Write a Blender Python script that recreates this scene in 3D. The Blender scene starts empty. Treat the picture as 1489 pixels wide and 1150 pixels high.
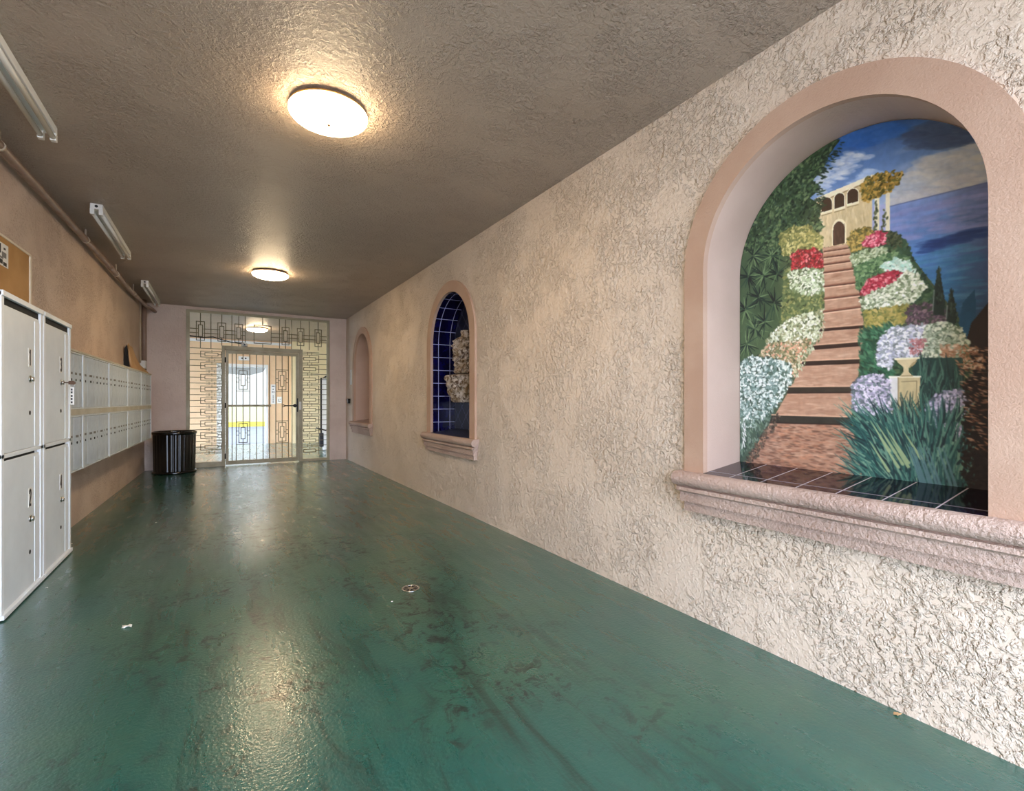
import bpy, bmesh, math, random
import numpy as np
from math import sin, cos, pi, radians, atan, sqrt
from mathutils import Vector, Matrix

random.seed(7)
S = bpy.context.scene
COL = S.collection

# ------------------------------------------------------------------ camera, sky, exposure
YAW = atan(425.5 / 704.0)
EYE = 1.121
cam_data = bpy.data.cameras.new('camera')
cam_data.sensor_width = 36.0
cam_data.lens = 704.0 / 1489.0 * 36.0
cam_data.shift_y = 8.0 / 1489.0
cam_data.clip_start = 0.02
cam_data.clip_end = 300
cam = bpy.data.objects.new('camera', cam_data)
COL.objects.link(cam)
cam.location = (0, 0, EYE)
cam.rotation_euler = (radians(90), 0, -YAW)
S.camera = cam

world = bpy.data.worlds.new('daylight')
S.world = world
world.use_nodes = True
wbg = world.node_tree.nodes['Background']
wbg.inputs[0].default_value = (0.68, 0.79, 1.0, 1)
wbg.inputs[1].default_value = 6.0

LAMP_STRENGTH = 34.0
LAMP_COLOR = (1.0, 0.76, 0.47)

S.view_settings.view_transform = 'Standard'
S.view_settings.look = 'None'
S.view_settings.exposure = 0.93
S.view_settings.gamma = 1.0
S.view_settings.use_curve_mapping = False

# ------------------------------------------------------------------ main sizes (metres)
RX = 2.10          # right wall plane
TX = 2.08          # face of the niche surrounds
NX = 2.384         # back of the niches
CZ = 2.70          # ceiling
FY = 9.68          # far wall plane
Y0 = -1.1          # open end behind the viewer
BY = 14.3          # wall of the court beyond the gate
LA, LB = -1.26, 0.024          # left wall: X = LA + LB * Y
LROT = -atan(LB)
def lw(y): return LA + LB * y

# ------------------------------------------------------------------ materials
def srgb(r, g, b):
    f = lambda c: ((c/255)/12.92 if c/255 <= 0.04045 else (((c/255)+0.055)/1.055)**2.4)
    return (f(r), f(g), f(b), 1)

MATS = {}
def mat(name, color=(0.8, 0.8, 0.8, 1), rough=0.5, metal=0.0, spec=0.5, emit=None, strength=0):
    if name in MATS: return MATS[name]
    m = bpy.data.materials.new(name); m.use_nodes = True
    b = m.node_tree.nodes['Principled BSDF']
    b.inputs['Base Color'].default_value = color
    b.inputs['Roughness'].default_value = rough
    b.inputs['Metallic'].default_value = metal
    b.inputs['Specular IOR Level'].default_value = spec
    if emit:
        b.inputs['Emission Color'].default_value = emit
        b.inputs['Emission Strength'].default_value = strength
    MATS[name] = m
    return m

class NG:
    """tiny node helper"""
    def __init__(s, m):
        s.m = m; s.t = m.node_tree; s.n = s.t.nodes; s.l = s.t.links
        s.b = s.n['Principled BSDF']
    def add(s, typ, **kw):
        nd = s.n.new(typ)
        for k, v in kw.items():
            if k == 'inp':
                for i, val in v.items():
                    if hasattr(val, 'is_output') or isinstance(val, bpy.types.NodeSocket): s.l.new(val, nd.inputs[i])
                    else: nd.inputs[i].default_value = val
            else: setattr(nd, k, v)
        return nd
    def math(s, op, a, b=0.0, c=None, clamp=False):
        inp = {0: a, 1: b}
        if c is not None: inp[2] = c
        return s.add('ShaderNodeMath', operation=op, use_clamp=clamp, inp=inp).outputs[0]
    def coord(s, which='Object', scale=(1, 1, 1), rot=(0, 0, 0), loc=(0, 0, 0)):
        tc = s.add('ShaderNodeTexCoord')
        mp = s.add('ShaderNodeMapping', inp={0: tc.outputs[which]})
        mp.inputs['Scale'].default_value = scale
        mp.inputs['Rotation'].default_value = rot
        mp.inputs['Location'].default_value = loc
        return mp.outputs[0]
    def noise(s, vec, scale, detail=3, rough=0.5, dist=0.0):
        nd = s.add('ShaderNodeTexNoise', inp={'Vector': vec, 'Scale': scale, 'Detail': detail, 'Roughness': rough, 'Distortion': dist})
        return nd.outputs['Fac']
    def mapr(s, v, a, b, c=0.0, d=1.0, smooth=True):
        nd = s.add('ShaderNodeMapRange', inp={0: v, 1: a, 2: b, 3: c, 4: d})
        nd.interpolation_type = 'SMOOTHSTEP' if smooth else 'LINEAR'
        return nd.outputs[0]
    def mix(s, fac, a, b, blend='MIX'):
        nd = s.add('ShaderNodeMix', data_type='RGBA', blend_type=blend)
        for k, v in ((0, fac), (6, a), (7, b)):
            if isinstance(v, bpy.types.NodeSocket): s.l.new(v, nd.inputs[k])
            else: nd.inputs[k].default_value = v
        return nd.outputs[2]
    def bump(s, h, strength, dist=0.01, normal=None):
        nd = s.add('ShaderNodeBump', inp={'Height': h, 'Strength': strength, 'Distance': dist})
        if normal is not None: s.l.new(normal, nd.inputs['Normal'])
        return nd.outputs[0]
    def set(s, name, v):
        if isinstance(v, bpy.types.NodeSocket): s.l.new(v, s.b.inputs[name])
        else: s.b.inputs[name].default_value = v

def stucco(name, c1, c2, scale=15, height=0.006, ridge=1.0, rough=0.75, fine=60, spec=0.35, stretch=(1, 1, 1), strength=1.0):
    """trowelled knock-down stucco: worm-like ridges and smooth flats"""
    m = mat(name, c1, rough, spec=spec); g = NG(m)
    v = g.coord(scale=stretch)
    n1 = g.noise(v, scale, 4, 0.62, 0.35)
    n2 = g.noise(v, scale * 2.1, 3, 0.6, 0.5)
    plate = g.mapr(n1, 0.44, 0.60)
    plate2 = g.mapr(n2, 0.50, 0.66)
    patch = g.mapr(g.noise(v, scale * 0.13, 3, 0.6), 0.38, 0.58)
    f = g.noise(v, fine, 3, 0.6)
    h = g.math('ADD', g.math('MULTIPLY', g.math('ADD', g.math('MULTIPLY', plate, 0.55), g.math('MULTIPLY', plate2, 0.55)), g.math('ADD', g.math('MULTIPLY', patch, 0.7 * ridge), 0.3)), g.math('MULTIPLY', f, 0.16))
    g.set('Normal', g.bump(h, strength, height))
    big = g.mapr(g.noise(v, 1.7, 4, 0.6), 0.35, 0.68)
    g.set('Base Color', g.mix(big, c1, c2))
    return m

M_right = stucco('cream_stucco', srgb(229, 210, 189), srgb(222, 202, 180), 24, 0.012, 1.0, 0.72, 110, 0.35, strength=1.0)
M_left = stucco('tan_stucco', srgb(214, 190, 168), srgb(204, 178, 156), 26, 0.009, 0.9, 0.72, 110, 0.35)
M_far = stucco('pink_stucco', srgb(224, 204, 190), srgb(212, 190, 176), 18, 0.006, 0.8, 0.75, 60, 0.3)
M_ceil = stucco('taupe_ceiling', srgb(184, 166, 149), srgb(176, 158, 141), 30, 0.010, 0.9, 0.43, 120, 0.5)
M_courtwall = stucco('peach_court_wall', srgb(234, 200, 160), srgb(226, 192, 152), 14, 0.004, 0.6, 0.8, 60, 0.3)
M_yellowwall = stucco('pale_yellow_wall', srgb(240, 222, 180), srgb(234, 216, 170), 14, 0.004, 0.6, 0.8, 60, 0.3)

def sanded(name, c1, c2, fine=140, height=0.003, rough=0.75, strength=0.8):
    m = mat(name, c1, rough); g = NG(m)
    v = g.coord()
    n = g.noise(v, fine, 3, 0.65)
    n2 = g.noise(v, fine * 0.35, 2, 0.5)
    h = g.math('ADD', n, g.math('MULTIPLY', n2, 0.4))
    g.set('Normal', g.bump(h, strength, height))
    g.set('Base Color', g.mix(g.mapr(g.noise(v, 3, 4), 0.35, 0.65), c1, c2))
    return m
M_trim = sanded('tan_niche_plaster', srgb(195, 162, 138), srgb(187, 152, 128), 130, 0.003, 0.7)
M_sill = sanded('rough_tan_sill', srgb(194, 168, 152), srgb(182, 155, 140), 65, 0.012, 0.8, 1.0)
M_lining = sanded('pale_niche_lining', srgb(202, 174, 156), srgb(194, 166, 148), 160, 0.0015, 0.6)

# green painted floor
M_floor = mat('green_painted_concrete', srgb(38, 98, 84), 0.35, spec=0.5)
g = NG(M_floor)
v = g.coord()
vs = g.coord(scale=(3.2, 0.55, 1), rot=(0, 0, radians(-3)))
blot = g.mapr(g.noise(v, 1.3, 5, 0.62), 0.38, 0.66)
col = g.mix(blot, srgb(26, 84, 74), srgb(44, 90, 72))
sepx = g.add('ShaderNodeSeparateXYZ', inp={0: g.coord()})
track = g.math('SUBTRACT', 1.0, g.mapr(g.math('ABSOLUTE', g.math('SUBTRACT', sepx.outputs[0], 0.45)), 0.45, 1.35))
scuff = g.mapr(g.noise(vs, 2.0, 8, 0.72, 0.7), 0.50, 0.66)
col = g.mix(g.math('MULTIPLY', g.math('MULTIPLY', scuff, g.math('ADD', g.math('MULTIPLY', track, 0.8), 0.2)), 0.75), col, srgb(18, 44, 38))
small = g.mapr(g.noise(v, 13, 7, 0.78, 0.9), 0.50, 0.60)
area = g.mapr(g.noise(v, 1.4, 4, 0.65), 0.44, 0.58)
dirt = g.math('MULTIPLY', g.math('MULTIPLY', small, area), g.math('ADD', g.math('MULTIPLY', track, 0.9), 0.1))
col = g.mix(g.math('MULTIPLY', dirt, 1.0), col, srgb(14, 34, 30))
speck = g.mapr(g.noise(v, 40, 2, 0.5), 0.70, 0.73)
col = g.mix(g.math('MULTIPLY', speck, g.math('ADD', g.math('MULTIPLY', area, 0.6), 0.2)), col, srgb(12, 24, 20))
# thin wheel scrapes running down the hall
wv = g.noise(g.coord(scale=(34, 0.8, 1), rot=(0, 0, radians(4))), 1.0, 3, 0.6, 0.3)
scr = g.math('MULTIPLY', g.mapr(wv, 0.64, 0.70), g.math('MULTIPLY', track, 0.45))
col = g.mix(scr, col, srgb(16, 36, 32))
pale = g.mapr(g.noise(vs, 1.6, 6, 0.75, 0.5), 0.55, 0.75)
col = g.mix(g.math('MULTIPLY', pale, 0.15), col, srgb(112, 132, 112))
g.set('Base Color', col)
rv = g.noise(vs, 3.0, 6, 0.65)
g.set('Roughness', g.math('ADD', g.mapr(rv, 0.3, 0.7, 0.24, 0.36), g.math('MULTIPLY', dirt, 0.12)))
b1 = g.noise(v, 70, 3, 0.62)
b2 = g.noise(v, 9, 5, 0.65, 0.4)
g.set('Normal', g.bump(g.math('ADD', g.math('MULTIPLY', b1, 0.9), g.math('MULTIPLY', b2, 0.35)), 0.45, 0.005))
g.set('Specular IOR Level', 0.5)
g.set('Coat Weight', 0.75)
g.set('Coat Roughness', g.mapr(rv, 0.3, 0.7, 0.10, 0.20))
g.set('Coat Normal', g.bump(g.noise(v, 80, 2, 0.6), 0.42, 0.003))

def tilemat(name, c1, c2, grout, pitch=0.1524, gw=0.004, off=(0, 0), rot=0.0, rough=0.08, faint=1.0):
    m = mat(name, c1, rough, spec=0.6); g = NG(m)
    v = g.coord('UV', rot=(0, 0, rot), loc=(off[0], off[1], 0))
    sp = g.add('ShaderNodeSeparateXYZ', inp={0: v})
    def line(o):
        f = g.math('FRACT', g.math('DIVIDE', o, pitch))
        e = g.math('MINIMUM', f, g.math('SUBTRACT', 1.0, f))
        return g.mapr(e, gw / pitch * 0.35, gw / pitch * 0.65, 1.0, 0.0, False)
    ln = g.math('MAXIMUM', line(sp.outputs[0]), g.math('MULTIPLY', line(g.math('MULTIPLY', sp.outputs[1], 1.0 if faint == 1.0 else 0.5)), faint))
    tc = g.mix(g.mapr(g.noise(v, 9, 3), 0.3, 0.7), c1, c2)
    g.set('Base Color', g.mix(ln, tc, grout))
    g.set('Roughness', g.math('ADD', g.math('MULTIPLY', ln, 0.6), rough))
    g.set('Normal', g.bump(g.math('SUBTRACT', 1.0, ln), 0.4, 0.002))
    return m
M_tile_ledge = tilemat('navy_ledge_tile', srgb(24, 14, 42), srgb(12, 8, 26), srgb(196, 186, 190), 0.155, 0.005, (-0.0415, -0.055), rough=0.07, faint=0.35)
M_tile_side = tilemat('navy_wall_tile', srgb(13, 11, 66), srgb(8, 7, 40), srgb(176, 180, 214), 0.150, 0.0062, (0.0, 0.06), rough=0.10)
M_tile_back = tilemat('navy_diagonal_tile', srgb(12, 12, 44), srgb(7, 7, 26), srgb(120, 124, 160), 0.150, 0.005, (0.02, 0.03), rot=radians(45), rough=0.32)

def painted_metal(name, c, rough=0.4, var=0.06, scale=4):
    m = mat(name, c, rough); g = NG(m)
    v = g.coord('Object')
    n = g.mapr(g.noise(v, scale, 4, 0.6), 0.3, 0.7)
    d = tuple(x * (1 - var * 3) for x in c[:3]) + (1,)
    g.set('Base Color', g.mix(n, c, d))
    g.set('Roughness', g.mapr(n, 0, 1, rough * 0.85, rough * 1.25))
    return m
M_locker = painted_metal('white_locker_enamel', srgb(233, 240, 243), 0.38, 0.03, 2.5)
M_lockerframe = painted_metal('white_frame_enamel', srgb(242, 247, 250), 0.35, 0.01, 3)
M_mail = painted_metal('grey_aluminium', srgb(196, 206, 212), 0.42, 0.04, 9)
M_mail.node_tree.nodes['Principled BSDF'].inputs['Metallic'].default_value = 0.05
M_mailframe = painted_metal('pale_aluminium_frame', srgb(214, 218, 218), 0.4, 0.02, 9)
M_rail = painted_metal('beige_rail', srgb(196, 188, 166), 0.5, 0.03, 5)
M_gate = painted_metal('beige_gate_paint', srgb(176, 166, 136), 0.45, 0.06, 6)
M_gatebar = painted_metal('olive_bar_paint', srgb(104, 92, 62), 0.5, 0.05, 6)
M_white = painted_metal('white_plastic', srgb(232, 230, 224), 0.4, 0.01)
M_tube = mat('frosted_tube_glass', srgb(236, 234, 226), 0.22)
M_black = mat('black_gloss_plastic', srgb(8, 8, 10), 0.16, spec=0.6)
M_blackmatte = mat('black_matte', srgb(14, 14, 15), 0.55)
M_dark = mat('dark_void', srgb(16, 16, 17), 0.8)
M_chrome = mat('chrome', srgb(200, 200, 198), 0.2, 1.0)
M_brass = mat('worn_brass', srgb(84, 60, 42), 0.45, 0.6)
M_pipe = painted_metal('brown_painted_pipe', srgb(150, 124, 108), 0.38, 0.05, 6)
M_clamp = painted_metal('pale_clamp', srgb(196, 176, 152), 0.4, 0.03)
M_paper = mat('white_paper', srgb(236, 234, 226), 0.8)
M_ink = mat('black_ink', srgb(20, 20, 20), 0.7)
M_greyink = mat('grey_ink', srgb(120, 118, 112), 0.8)
M_kraft = sanded('kraft_paper', srgb(206, 166, 120), srgb(194, 152, 106), 30, 0.004, 0.85)
M_cork = sanded('cork', srgb(196, 150, 92), srgb(178, 132, 74), 120, 0.002, 0.9)
g = NG(M_cork)
M_corkframe = painted_metal('cream_board_frame', srgb(228, 214, 188), 0.5, 0.02)
M_glass = mat('opal_glass_lit', srgb(255, 248, 232), 0.3, emit=LAMP_COLOR + (1,), strength=LAMP_STRENGTH)
M_pan = mat('bronze_lamp_pan', srgb(150, 120, 72), 0.4, 0.5)
M_concrete = sanded('grey_street', srgb(84, 86, 86), srgb(74, 75, 76), 20, 0.003, 0.9)
M_pavement = sanded('pale_pavement', srgb(176, 172, 166), srgb(160, 156, 150), 20, 0.003, 0.9)
M_yellow = mat('yellow_kerb_paint', srgb(150, 134, 40), 0.7)
M_building = mat('pale_house_wall', srgb(146, 142, 128), 0.8)
M_streetwall = mat('pale_yellow_street_wall', srgb(140, 136, 104), 0.8)
M_canopy = mat('grey_canopy', srgb(78, 76, 66), 0.7)
M_whitebrick = mat('white_brick', srgb(238, 234, 222), 0.7)
g = NG(M_whitebrick)
bk = g.add('ShaderNodeTexBrick', inp={'Vector': g.coord('Object', rot=(radians(90), 0, 0)), 'Color1': srgb(240, 237, 226), 'Color2': srgb(230, 226, 214), 'Mortar': srgb(150, 142, 120), 'Scale': 1.0, 'Mortar Size': 0.006, 'Brick Width': 0.2, 'Row Height': 0.07})
g.set('Base Color', bk.outputs[0])

# carved stone of the wall fountain: stained beige
M_stone = mat('stained_cast_stone', srgb(186, 166, 146), 0.8); g = NG(M_stone)
v = g.coord()
k1 = g.mapr(g.noise(v, 28, 5, 0.65, 0.6), 0.42, 0.60)
k2 = g.mapr(g.noise(v, 9, 4, 0.6), 0.45, 0.62)
c = g.mix(k1, srgb(200, 184, 168), srgb(84, 62, 44))
c = g.mix(g.math('MULTIPLY', k2, 0.5), c, srgb(132, 104, 60))
g.set('Base Color', c)
g.set('Normal', g.bump(g.noise(v, 60, 4, 0.7), 0.9, 0.008))

# ------------------------------------------------------------------ mesh helpers
class MB:
    def __init__(s): s.v = []; s.f = []; s.uv = {}; s.sm = set()
    def quad(s, a, b, c, d, uv=None):
        i = len(s.v); s.v += [tuple(a), tuple(b), tuple(c), tuple(d)]
        s.f.append((i, i+1, i+2, i+3))
        if uv: s.uv[len(s.f)-1] = uv
        return s
    def poly(s, pts, uv=None):
        i = len(s.v); s.v += [tuple(p) for p in pts]; s.f.append(tuple(range(i, i+len(pts))))
        if uv: s.uv[len(s.f)-1] = uv
        return s
    def box(s, x0, x1, y0, y1, z0, z1):
        i = len(s.v)
        s.v += [(x, y, z) for z in (z0, z1) for y in (y0, y1) for x in (x0, x1)]
        for f in ((0, 2, 3, 1), (4, 5, 7, 6), (0, 1, 5, 4), (2, 6, 7, 3), (0, 4, 6, 2), (1, 3, 7, 5)):
            s.f.append(tuple(i+k for k in f))
        return s
    def cyl(s, p, q, r, n=16, r2=None, caps=True):
        p = Vector(p); q = Vector(q); d = (q-p).normalized()
        up = Vector((0, 0, 1)) if abs(d.z) < 0.9 else Vector((1, 0, 0))
        a = d.cross(up).normalized(); b = d.cross(a)
        r2 = r if r2 is None else r2
        i = len(s.v)
        for (c, rr) in ((p, r), (q, r2)):
            for k in range(n):
                t = 2*pi*k/n; s.v.append(tuple(c + a*(rr*cos(t)) + b*(rr*sin(t))))
        for k in range(n):
            s.f.append((i+k, i+(k+1) % n, i+n+(k+1) % n, i+n+k)); s.sm.add(len(s.f)-1)
        if caps:
            s.f.append(tuple(i+k for k in range(n))[::-1]); s.f.append(tuple(i+n+k for k in range(n)))
        return s
    def tube(s, pts, r, n=10):
        pts = [Vector(p) for p in pts]; rings = []
        for j, p in enumerate(pts):
            d = (pts[min(j+1, len(pts)-1)] - pts[max(j-1, 0)]).normalized()
            up = Vector((0, 0, 1)) if abs(d.z) < 0.9 else Vector((1, 0, 0))
            a = d.cross(up).normalized(); b = d.cross(a)
            i = len(s.v)
            for k in range(n):
                t = 2*pi*k/n; s.v.append(tuple(p + a*(r*cos(t)) + b*(r*sin(t))))
            rings.append(i)
        for i, j in zip(rings, rings[1:]):
            for k in range(n):
                s.f.append((i+k, i+(k+1) % n, j+(k+1) % n, j+k)); s.sm.add(len(s.f)-1)
        s.f.append(tuple(rings[0]+k for k in range(n))[::-1]); s.f.append(tuple(rings[-1]+k for k in range(n)))
        return s
    def lathe(s, c, prof, n=48, rad=None, caps=True):
        """prof = [(r, z)...]; rad(theta, z) multiplies the radius"""
        cx, cy = c; rings = []
        for (r, z) in prof:
            i = len(s.v)
            for k in range(n):
                t = 2*pi*k/n; rr = r * (rad(t, z) if rad else 1)
                s.v.append((cx + rr*cos(t), cy + rr*sin(t), z))
            rings.append(i)
        for i, j in zip(rings, rings[1:]):
            for k in range(n):
                s.f.append((i+k, i+(k+1) % n, j+(k+1) % n, j+k)); s.sm.add(len(s.f)-1)
        if caps:
            s.f.append(tuple(rings[0]+k for k in range(n))[::-1]); s.f.append(tuple(rings[-1]+k for k in range(n)))
        return s
    def prism(s, pts, axis, a, b):
        """extrude the 2-D outline between a and b along axis"""
        def P(p, t):
            return {'x': (t, p[0], p[1]), 'y': (p[0], t, p[1]), 'z': (p[0], p[1], t)}[axis]
        n = len(pts); i = len(s.v)
        s.v += [P(p, a) for p in pts] + [P(p, b) for p in pts]
        s.f.append(tuple(i+k for k in range(n))[::-1]); s.f.append(tuple(i+n+k for k in range(n)))
        for k in range(n):
            s.f.append((i+k, i+(k+1) % n, i+n+(k+1) % n, i+n+k))
        return s

def build(name, mb, material, parent=None, bev=0.0, smooth=False, fix=True):
    off = Vector((0, 0, 0))
    p = parent
    while p is not None:
        off += p.location; p = p.parent
    me = bpy.data.meshes.new(name)
    me.from_pydata([(a-off.x, b-off.y, c-off.z) for a, b, c in mb.v], [], mb.f)
    if mb.uv:
        l = me.uv_layers.new(name='UVMap')
        for fi, uvs in mb.uv.items():
            for li, uv in zip(me.polygons[fi].loop_indices, uvs): l.data[li].uv = uv
    for i in mb.sm: me.polygons[i].use_smooth = True
    if smooth:
        for p_ in me.polygons: p_.use_smooth = True
    if fix and not mb.uv:
        bm = bmesh.new(); bm.from_mesh(me)
        bmesh.ops.remove_doubles(bm, verts=bm.verts, dist=1e-6)
        bmesh.ops.recalc_face_normals(bm, faces=bm.faces)
        bm.to_mesh(me); bm.free()
    me.materials.append(material)
    o = bpy.data.objects.new(name, me); COL.objects.link(o)
    if parent: o.parent = parent
    if bev:
        md = o.modifiers.new('bevel', 'BEVEL'); md.width = bev; md.segments = 2; md.limit_method = 'ANGLE'
    return o

def thing(name, label, cat, loc=(0, 0, 0), group=None):
    o = bpy.data.objects.new(name, None); COL.objects.link(o)
    o.location = loc; o.empty_display_size = 0.05
    return tag(o, label, cat, group)
def tag(o, label, cat, group=None):
    o['label'] = label; o['category'] = cat
    if group: o['group'] = group
    return o
def struct(name, mb, m, label=None, **kw):
    o = build(name, mb, m, **kw); o['kind'] = 'structure'
    if label: o['label'] = label
    return o
def copy_tree(o, parent=None):
    c = o.copy(); COL.objects.link(c); c.parent = parent
    for ch in list(o.children): copy_tree(ch, c)
    return c

# ------------------------------------------------------------------ setting
NICHES = [(1.058, 0.527, 1.778), (4.750, 0.507, 1.768), (8.440, 0.522, 1.750)]   # centre Y, radius, spring height
SILL_Z = 0.757
def arch(cy, r, z, n=40):
    return [(cy + r*cos(pi*k/n), z + r*sin(pi*k/n)) for k in range(n+1)]

w = MB()
# front skin with three arched openings, then body behind
ys = Y0
OPEN = []
for (cy, r, sp) in NICHES:
    rr = r + 0.04
    w.quad((RX, ys, 0), (RX, cy-rr, 0), (RX, cy-rr, CZ), (RX, ys, CZ))
    w.quad((RX, cy-rr, 0), (RX, cy+rr, 0), (RX, cy+rr, SILL_Z-0.04), (RX, cy-rr, SILL_Z-0.04))
    A = arch(cy, rr, sp)
    for (p, q) in zip(A, A[1:]):
        w.quad((RX, q[0], q[1]), (RX, p[0], p[1]), (RX, p[0], CZ), (RX, q[0], CZ))
    ys = cy + rr
w.quad((RX, ys, 0), (RX, FY+0.1, 0), (RX, FY+0.1, CZ), (RX, ys, CZ))
w.box(2.46, 2.60, Y0, FY+0.3, 0, CZ)
w.quad((RX, Y0, 0), (2.60, Y0, 0), (2.60, Y0, CZ), (RX, Y0, CZ))
struct('wall_right', w, M_right, 'cream trowelled stucco wall with three arched niches', fix=False)

yl0, yl1 = Y0, FY + 0.15
w = MB()
A = [(lw(yl0), yl0), (lw(yl1), yl1), (lw(yl1)-0.2, yl1), (lw(yl0)-0.2, yl0)]
w.prism(A, 'z', 0, CZ)
struct('wall_left', w, M_left, 'tan stucco wall behind the lockers and mailboxes')

struct('floor', MB().box(-3.2, 3.6, Y0, BY+0.05, -0.12, 0), M_floor, 'green painted concrete floor')
struct('ceiling', MB().box(-3.2, 3.6, Y0, BY+0.05, CZ, CZ+0.15), M_ceil, 'taupe textured ceiling')

GX0, GX1, GZ = -0.475, 1.80, 2.655
w = MB()
w.box(lw(FY)-0.001, GX0, FY, FY+0.15, 0, CZ)
w.box(GX1, RX, FY, FY+0.15, 0, CZ)
w.box(GX0, GX1, FY, FY+0.15, GZ, CZ)
struct('wall_far', w, M_far, 'pinkish stucco end wall around the gate opening')

# court beyond the gate
w = MB()
OX0, OX1, OZ = 0.16, 1.106, 2.075
w.box(-3.2, -0.06, BY, BY+0.2, 0, CZ)
w.box(OX1, 1.66, BY, BY+0.2, 0, CZ)
w.box(-0.06, OX1, BY, BY+0.2, OZ, CZ)
struct('wall_back', w, M_courtwall, 'peach wall of the court beyond the gate')
w = MB(); w.box(1.66, 3.6, BY-0.3, BY+0.2, 0, CZ); w.box(3.45, 3.6, FY+0.15, BY-0.3, 0, CZ)
struct('wall_court_right', w, M_yellowwall, 'pale yellow wall at the right of the court')
struct('trim_1', MB().box(-0.06, OX0, BY-0.03, BY+0.2, 0, OZ), M_whitebrick, 'white brick jamb left of the street opening')
w = MB(); w.box(OX1-0.06, OX1, BY-0.03, BY+0.2, 0, OZ); w.box(OX0, OX1-0.06, BY-0.03, BY+0.2, OZ-0.07, OZ)
struct('trim_2', w, M_white, 'white frame of the street opening')
struct('trim_3', MB().box(-3.2, 1.66, BY-0.05, BY, 2.60, 2.665), M_white, 'white cornice strip on the court wall')
w = MB(); w.box(2.39, 2.62, BY-0.33, BY-0.30, 0.02, 1.73)
d = struct('door_1', w, M_white, 'white door panel with black edge beyond the gate')
build('door_edge', MB().box(2.355, 2.39, BY-0.34, BY-0.30, 0.02, 1.75).box(2.39, 2.62, BY-0.34, BY-0.30, 0.02, 0.06), M_blackmatte, d)

# street seen through the court opening
struct('ground', MB().box(-40, 40, -30, Y0, -0.2, -0.02), M_pavement, 'unseen pale pavement at the open end of the hall')  # unseen, split off and kept pale to bounce daylight up to the ceiling
w = MB().box(-40, 40, Y0, 60, -0.2, -0.125)
o = struct('ground', w, M_concrete, 'grey street surface beyond the court')

# ------------------------------------------------------------------ arched niches
def arch_pts(cy, r, sp, zb, n=44):
    return [(cy+r, zb)] + arch(cy, r, sp, n) + [(cy-r, zb)]

def niche(i, label, tiled_side=False, tiled_ledge=False):
    cy, r, sp = NICHES[i]
    t = thing('arched_niche', label, 'niche', (RX, cy, SILL_Z), 'arched niches along the right wall')
    # plaster surround
    tw = 0.115
    ro = r + tw
    a = arch_pts(cy, r, sp, SILL_Z - 0.03); b = arch_pts(cy, ro, sp, SILL_Z - 0.03)
    w = MB()
    for k in range(len(a)-1):
        p, q, P, Q = a[k], a[k+1], b[k], b[k+1]
        w.quad((TX, p[0], p[1]), (TX, q[0], q[1]), (TX, Q[0], Q[1]), (TX, P[0], P[1]))
        w.quad((TX, P[0], P[1]), (TX, Q[0], Q[1]), (RX+0.01, Q[0], Q[1]), (RX+0.01, P[0], P[1]))
        w.quad((TX, q[0], q[1]), (TX, p[0], p[1]), (RX+0.012, p[0], p[1]), (RX+0.012, q[0], q[1]))
    s = build('surround', w, M_trim, t)
    for p in s.data.polygons: p.use_smooth = False
    # jambs and vault
    w = MB(); L = 0.0
    for k in range(len(a)-1):
        p, q = a[k], a[k+1]
        l = sqrt((p[0]-q[0])**2 + (p[1]-q[1])**2)
        w.quad((RX+0.012, p[0], p[1]), (NX, p[0], p[1]), (NX, q[0], q[1]), (RX+0.012, q[0], q[1]),
               uv=[(L, RX-TX), (L, NX-TX), (L+l, NX-TX), (L+l, RX-TX)])
        L += l
    build('lining', w, M_tile_side if tiled_side else M_lining, t, fix=False)
    # back
    w = MB()
    w.poly([(NX, p[0], p[1]) for p in a], uv=[(p[0], p[1]) for p in a])
    w2 = MB(); w2.v = w.v; w2.f = w.f; w2.uv = w.uv
    build('back_panel', w2, M_tile_back if tiled_side else M_lining, t, fix=False)
    # ledge, rising towards the back
    w = MB()
    z0, z1 = SILL_Z, SILL_Z + 0.042
    w.quad((TX-0.004, cy-r, z0), (TX-0.004, cy+r, z0), (NX, cy+r, z1), (NX, cy-r, z1),
           uv=[(cy-r, 0), (cy+r, 0), (cy+r, NX-TX), (cy-r, NX-TX)])
    w.quad((TX-0.004, cy-r, z0-0.012), (TX-0.004, cy+r, z0-0.012), (TX-0.004, cy+r, z0), (TX-0.004, cy-r, z0), uv=[(0, 0)]*4)
    lg = build('ledge', w, M_tile_ledge if tiled_ledge else (M_tile_back if tiled_side else M_pipe), t, fix=False)
    lg['label'] = 'dark glossy tile ledge' if (tiled_ledge or tiled_side) else 'dark ledge'
    # moulded sill below
    hl = 0.675
    prof = []
    for k in range(11):       # bullnose
        an = pi/2 + pi*k/10
        prof.append((2.055 + 0.037*cos(an)*1.0, 0.7205 + 0.0365*sin(an)))
    prof = [(RX+0.02, 0.757)] + prof + [(2.050, 0.680), (2.036, 0.679), (2.034, 0.662), (2.046, 0.656), (2.050, 0.652), (2.050, 0.606), (2.064, 0.603), (2.066, 0.557), (RX+0.02, 0.557)]
    w = MB().prism(prof, 'y', cy-hl, cy+hl)
    # stepped ends: the lower bands are shorter than the nose
    def fold(v):
        x, y, z = v
        cut = 0.0 if z > 0.681 else (0.018 if z > 0.657 else (0.030 if z > 0.605 else 0.046))
        return (x, y + (cut if y < cy else -cut), z)
    w.v = [fold(v) for v in w.v]
    build('sill', w, M_sill, t)
    return t

niche(0, 'large near arched niche holding the painted garden stairway', tiled_ledge=True)
niche(1, 'middle arched niche lined with dark blue tiles, holding the carved stone fountain', tiled_side=True)
niche(2, 'empty plain plaster arched niche nearest the gate')

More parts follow.
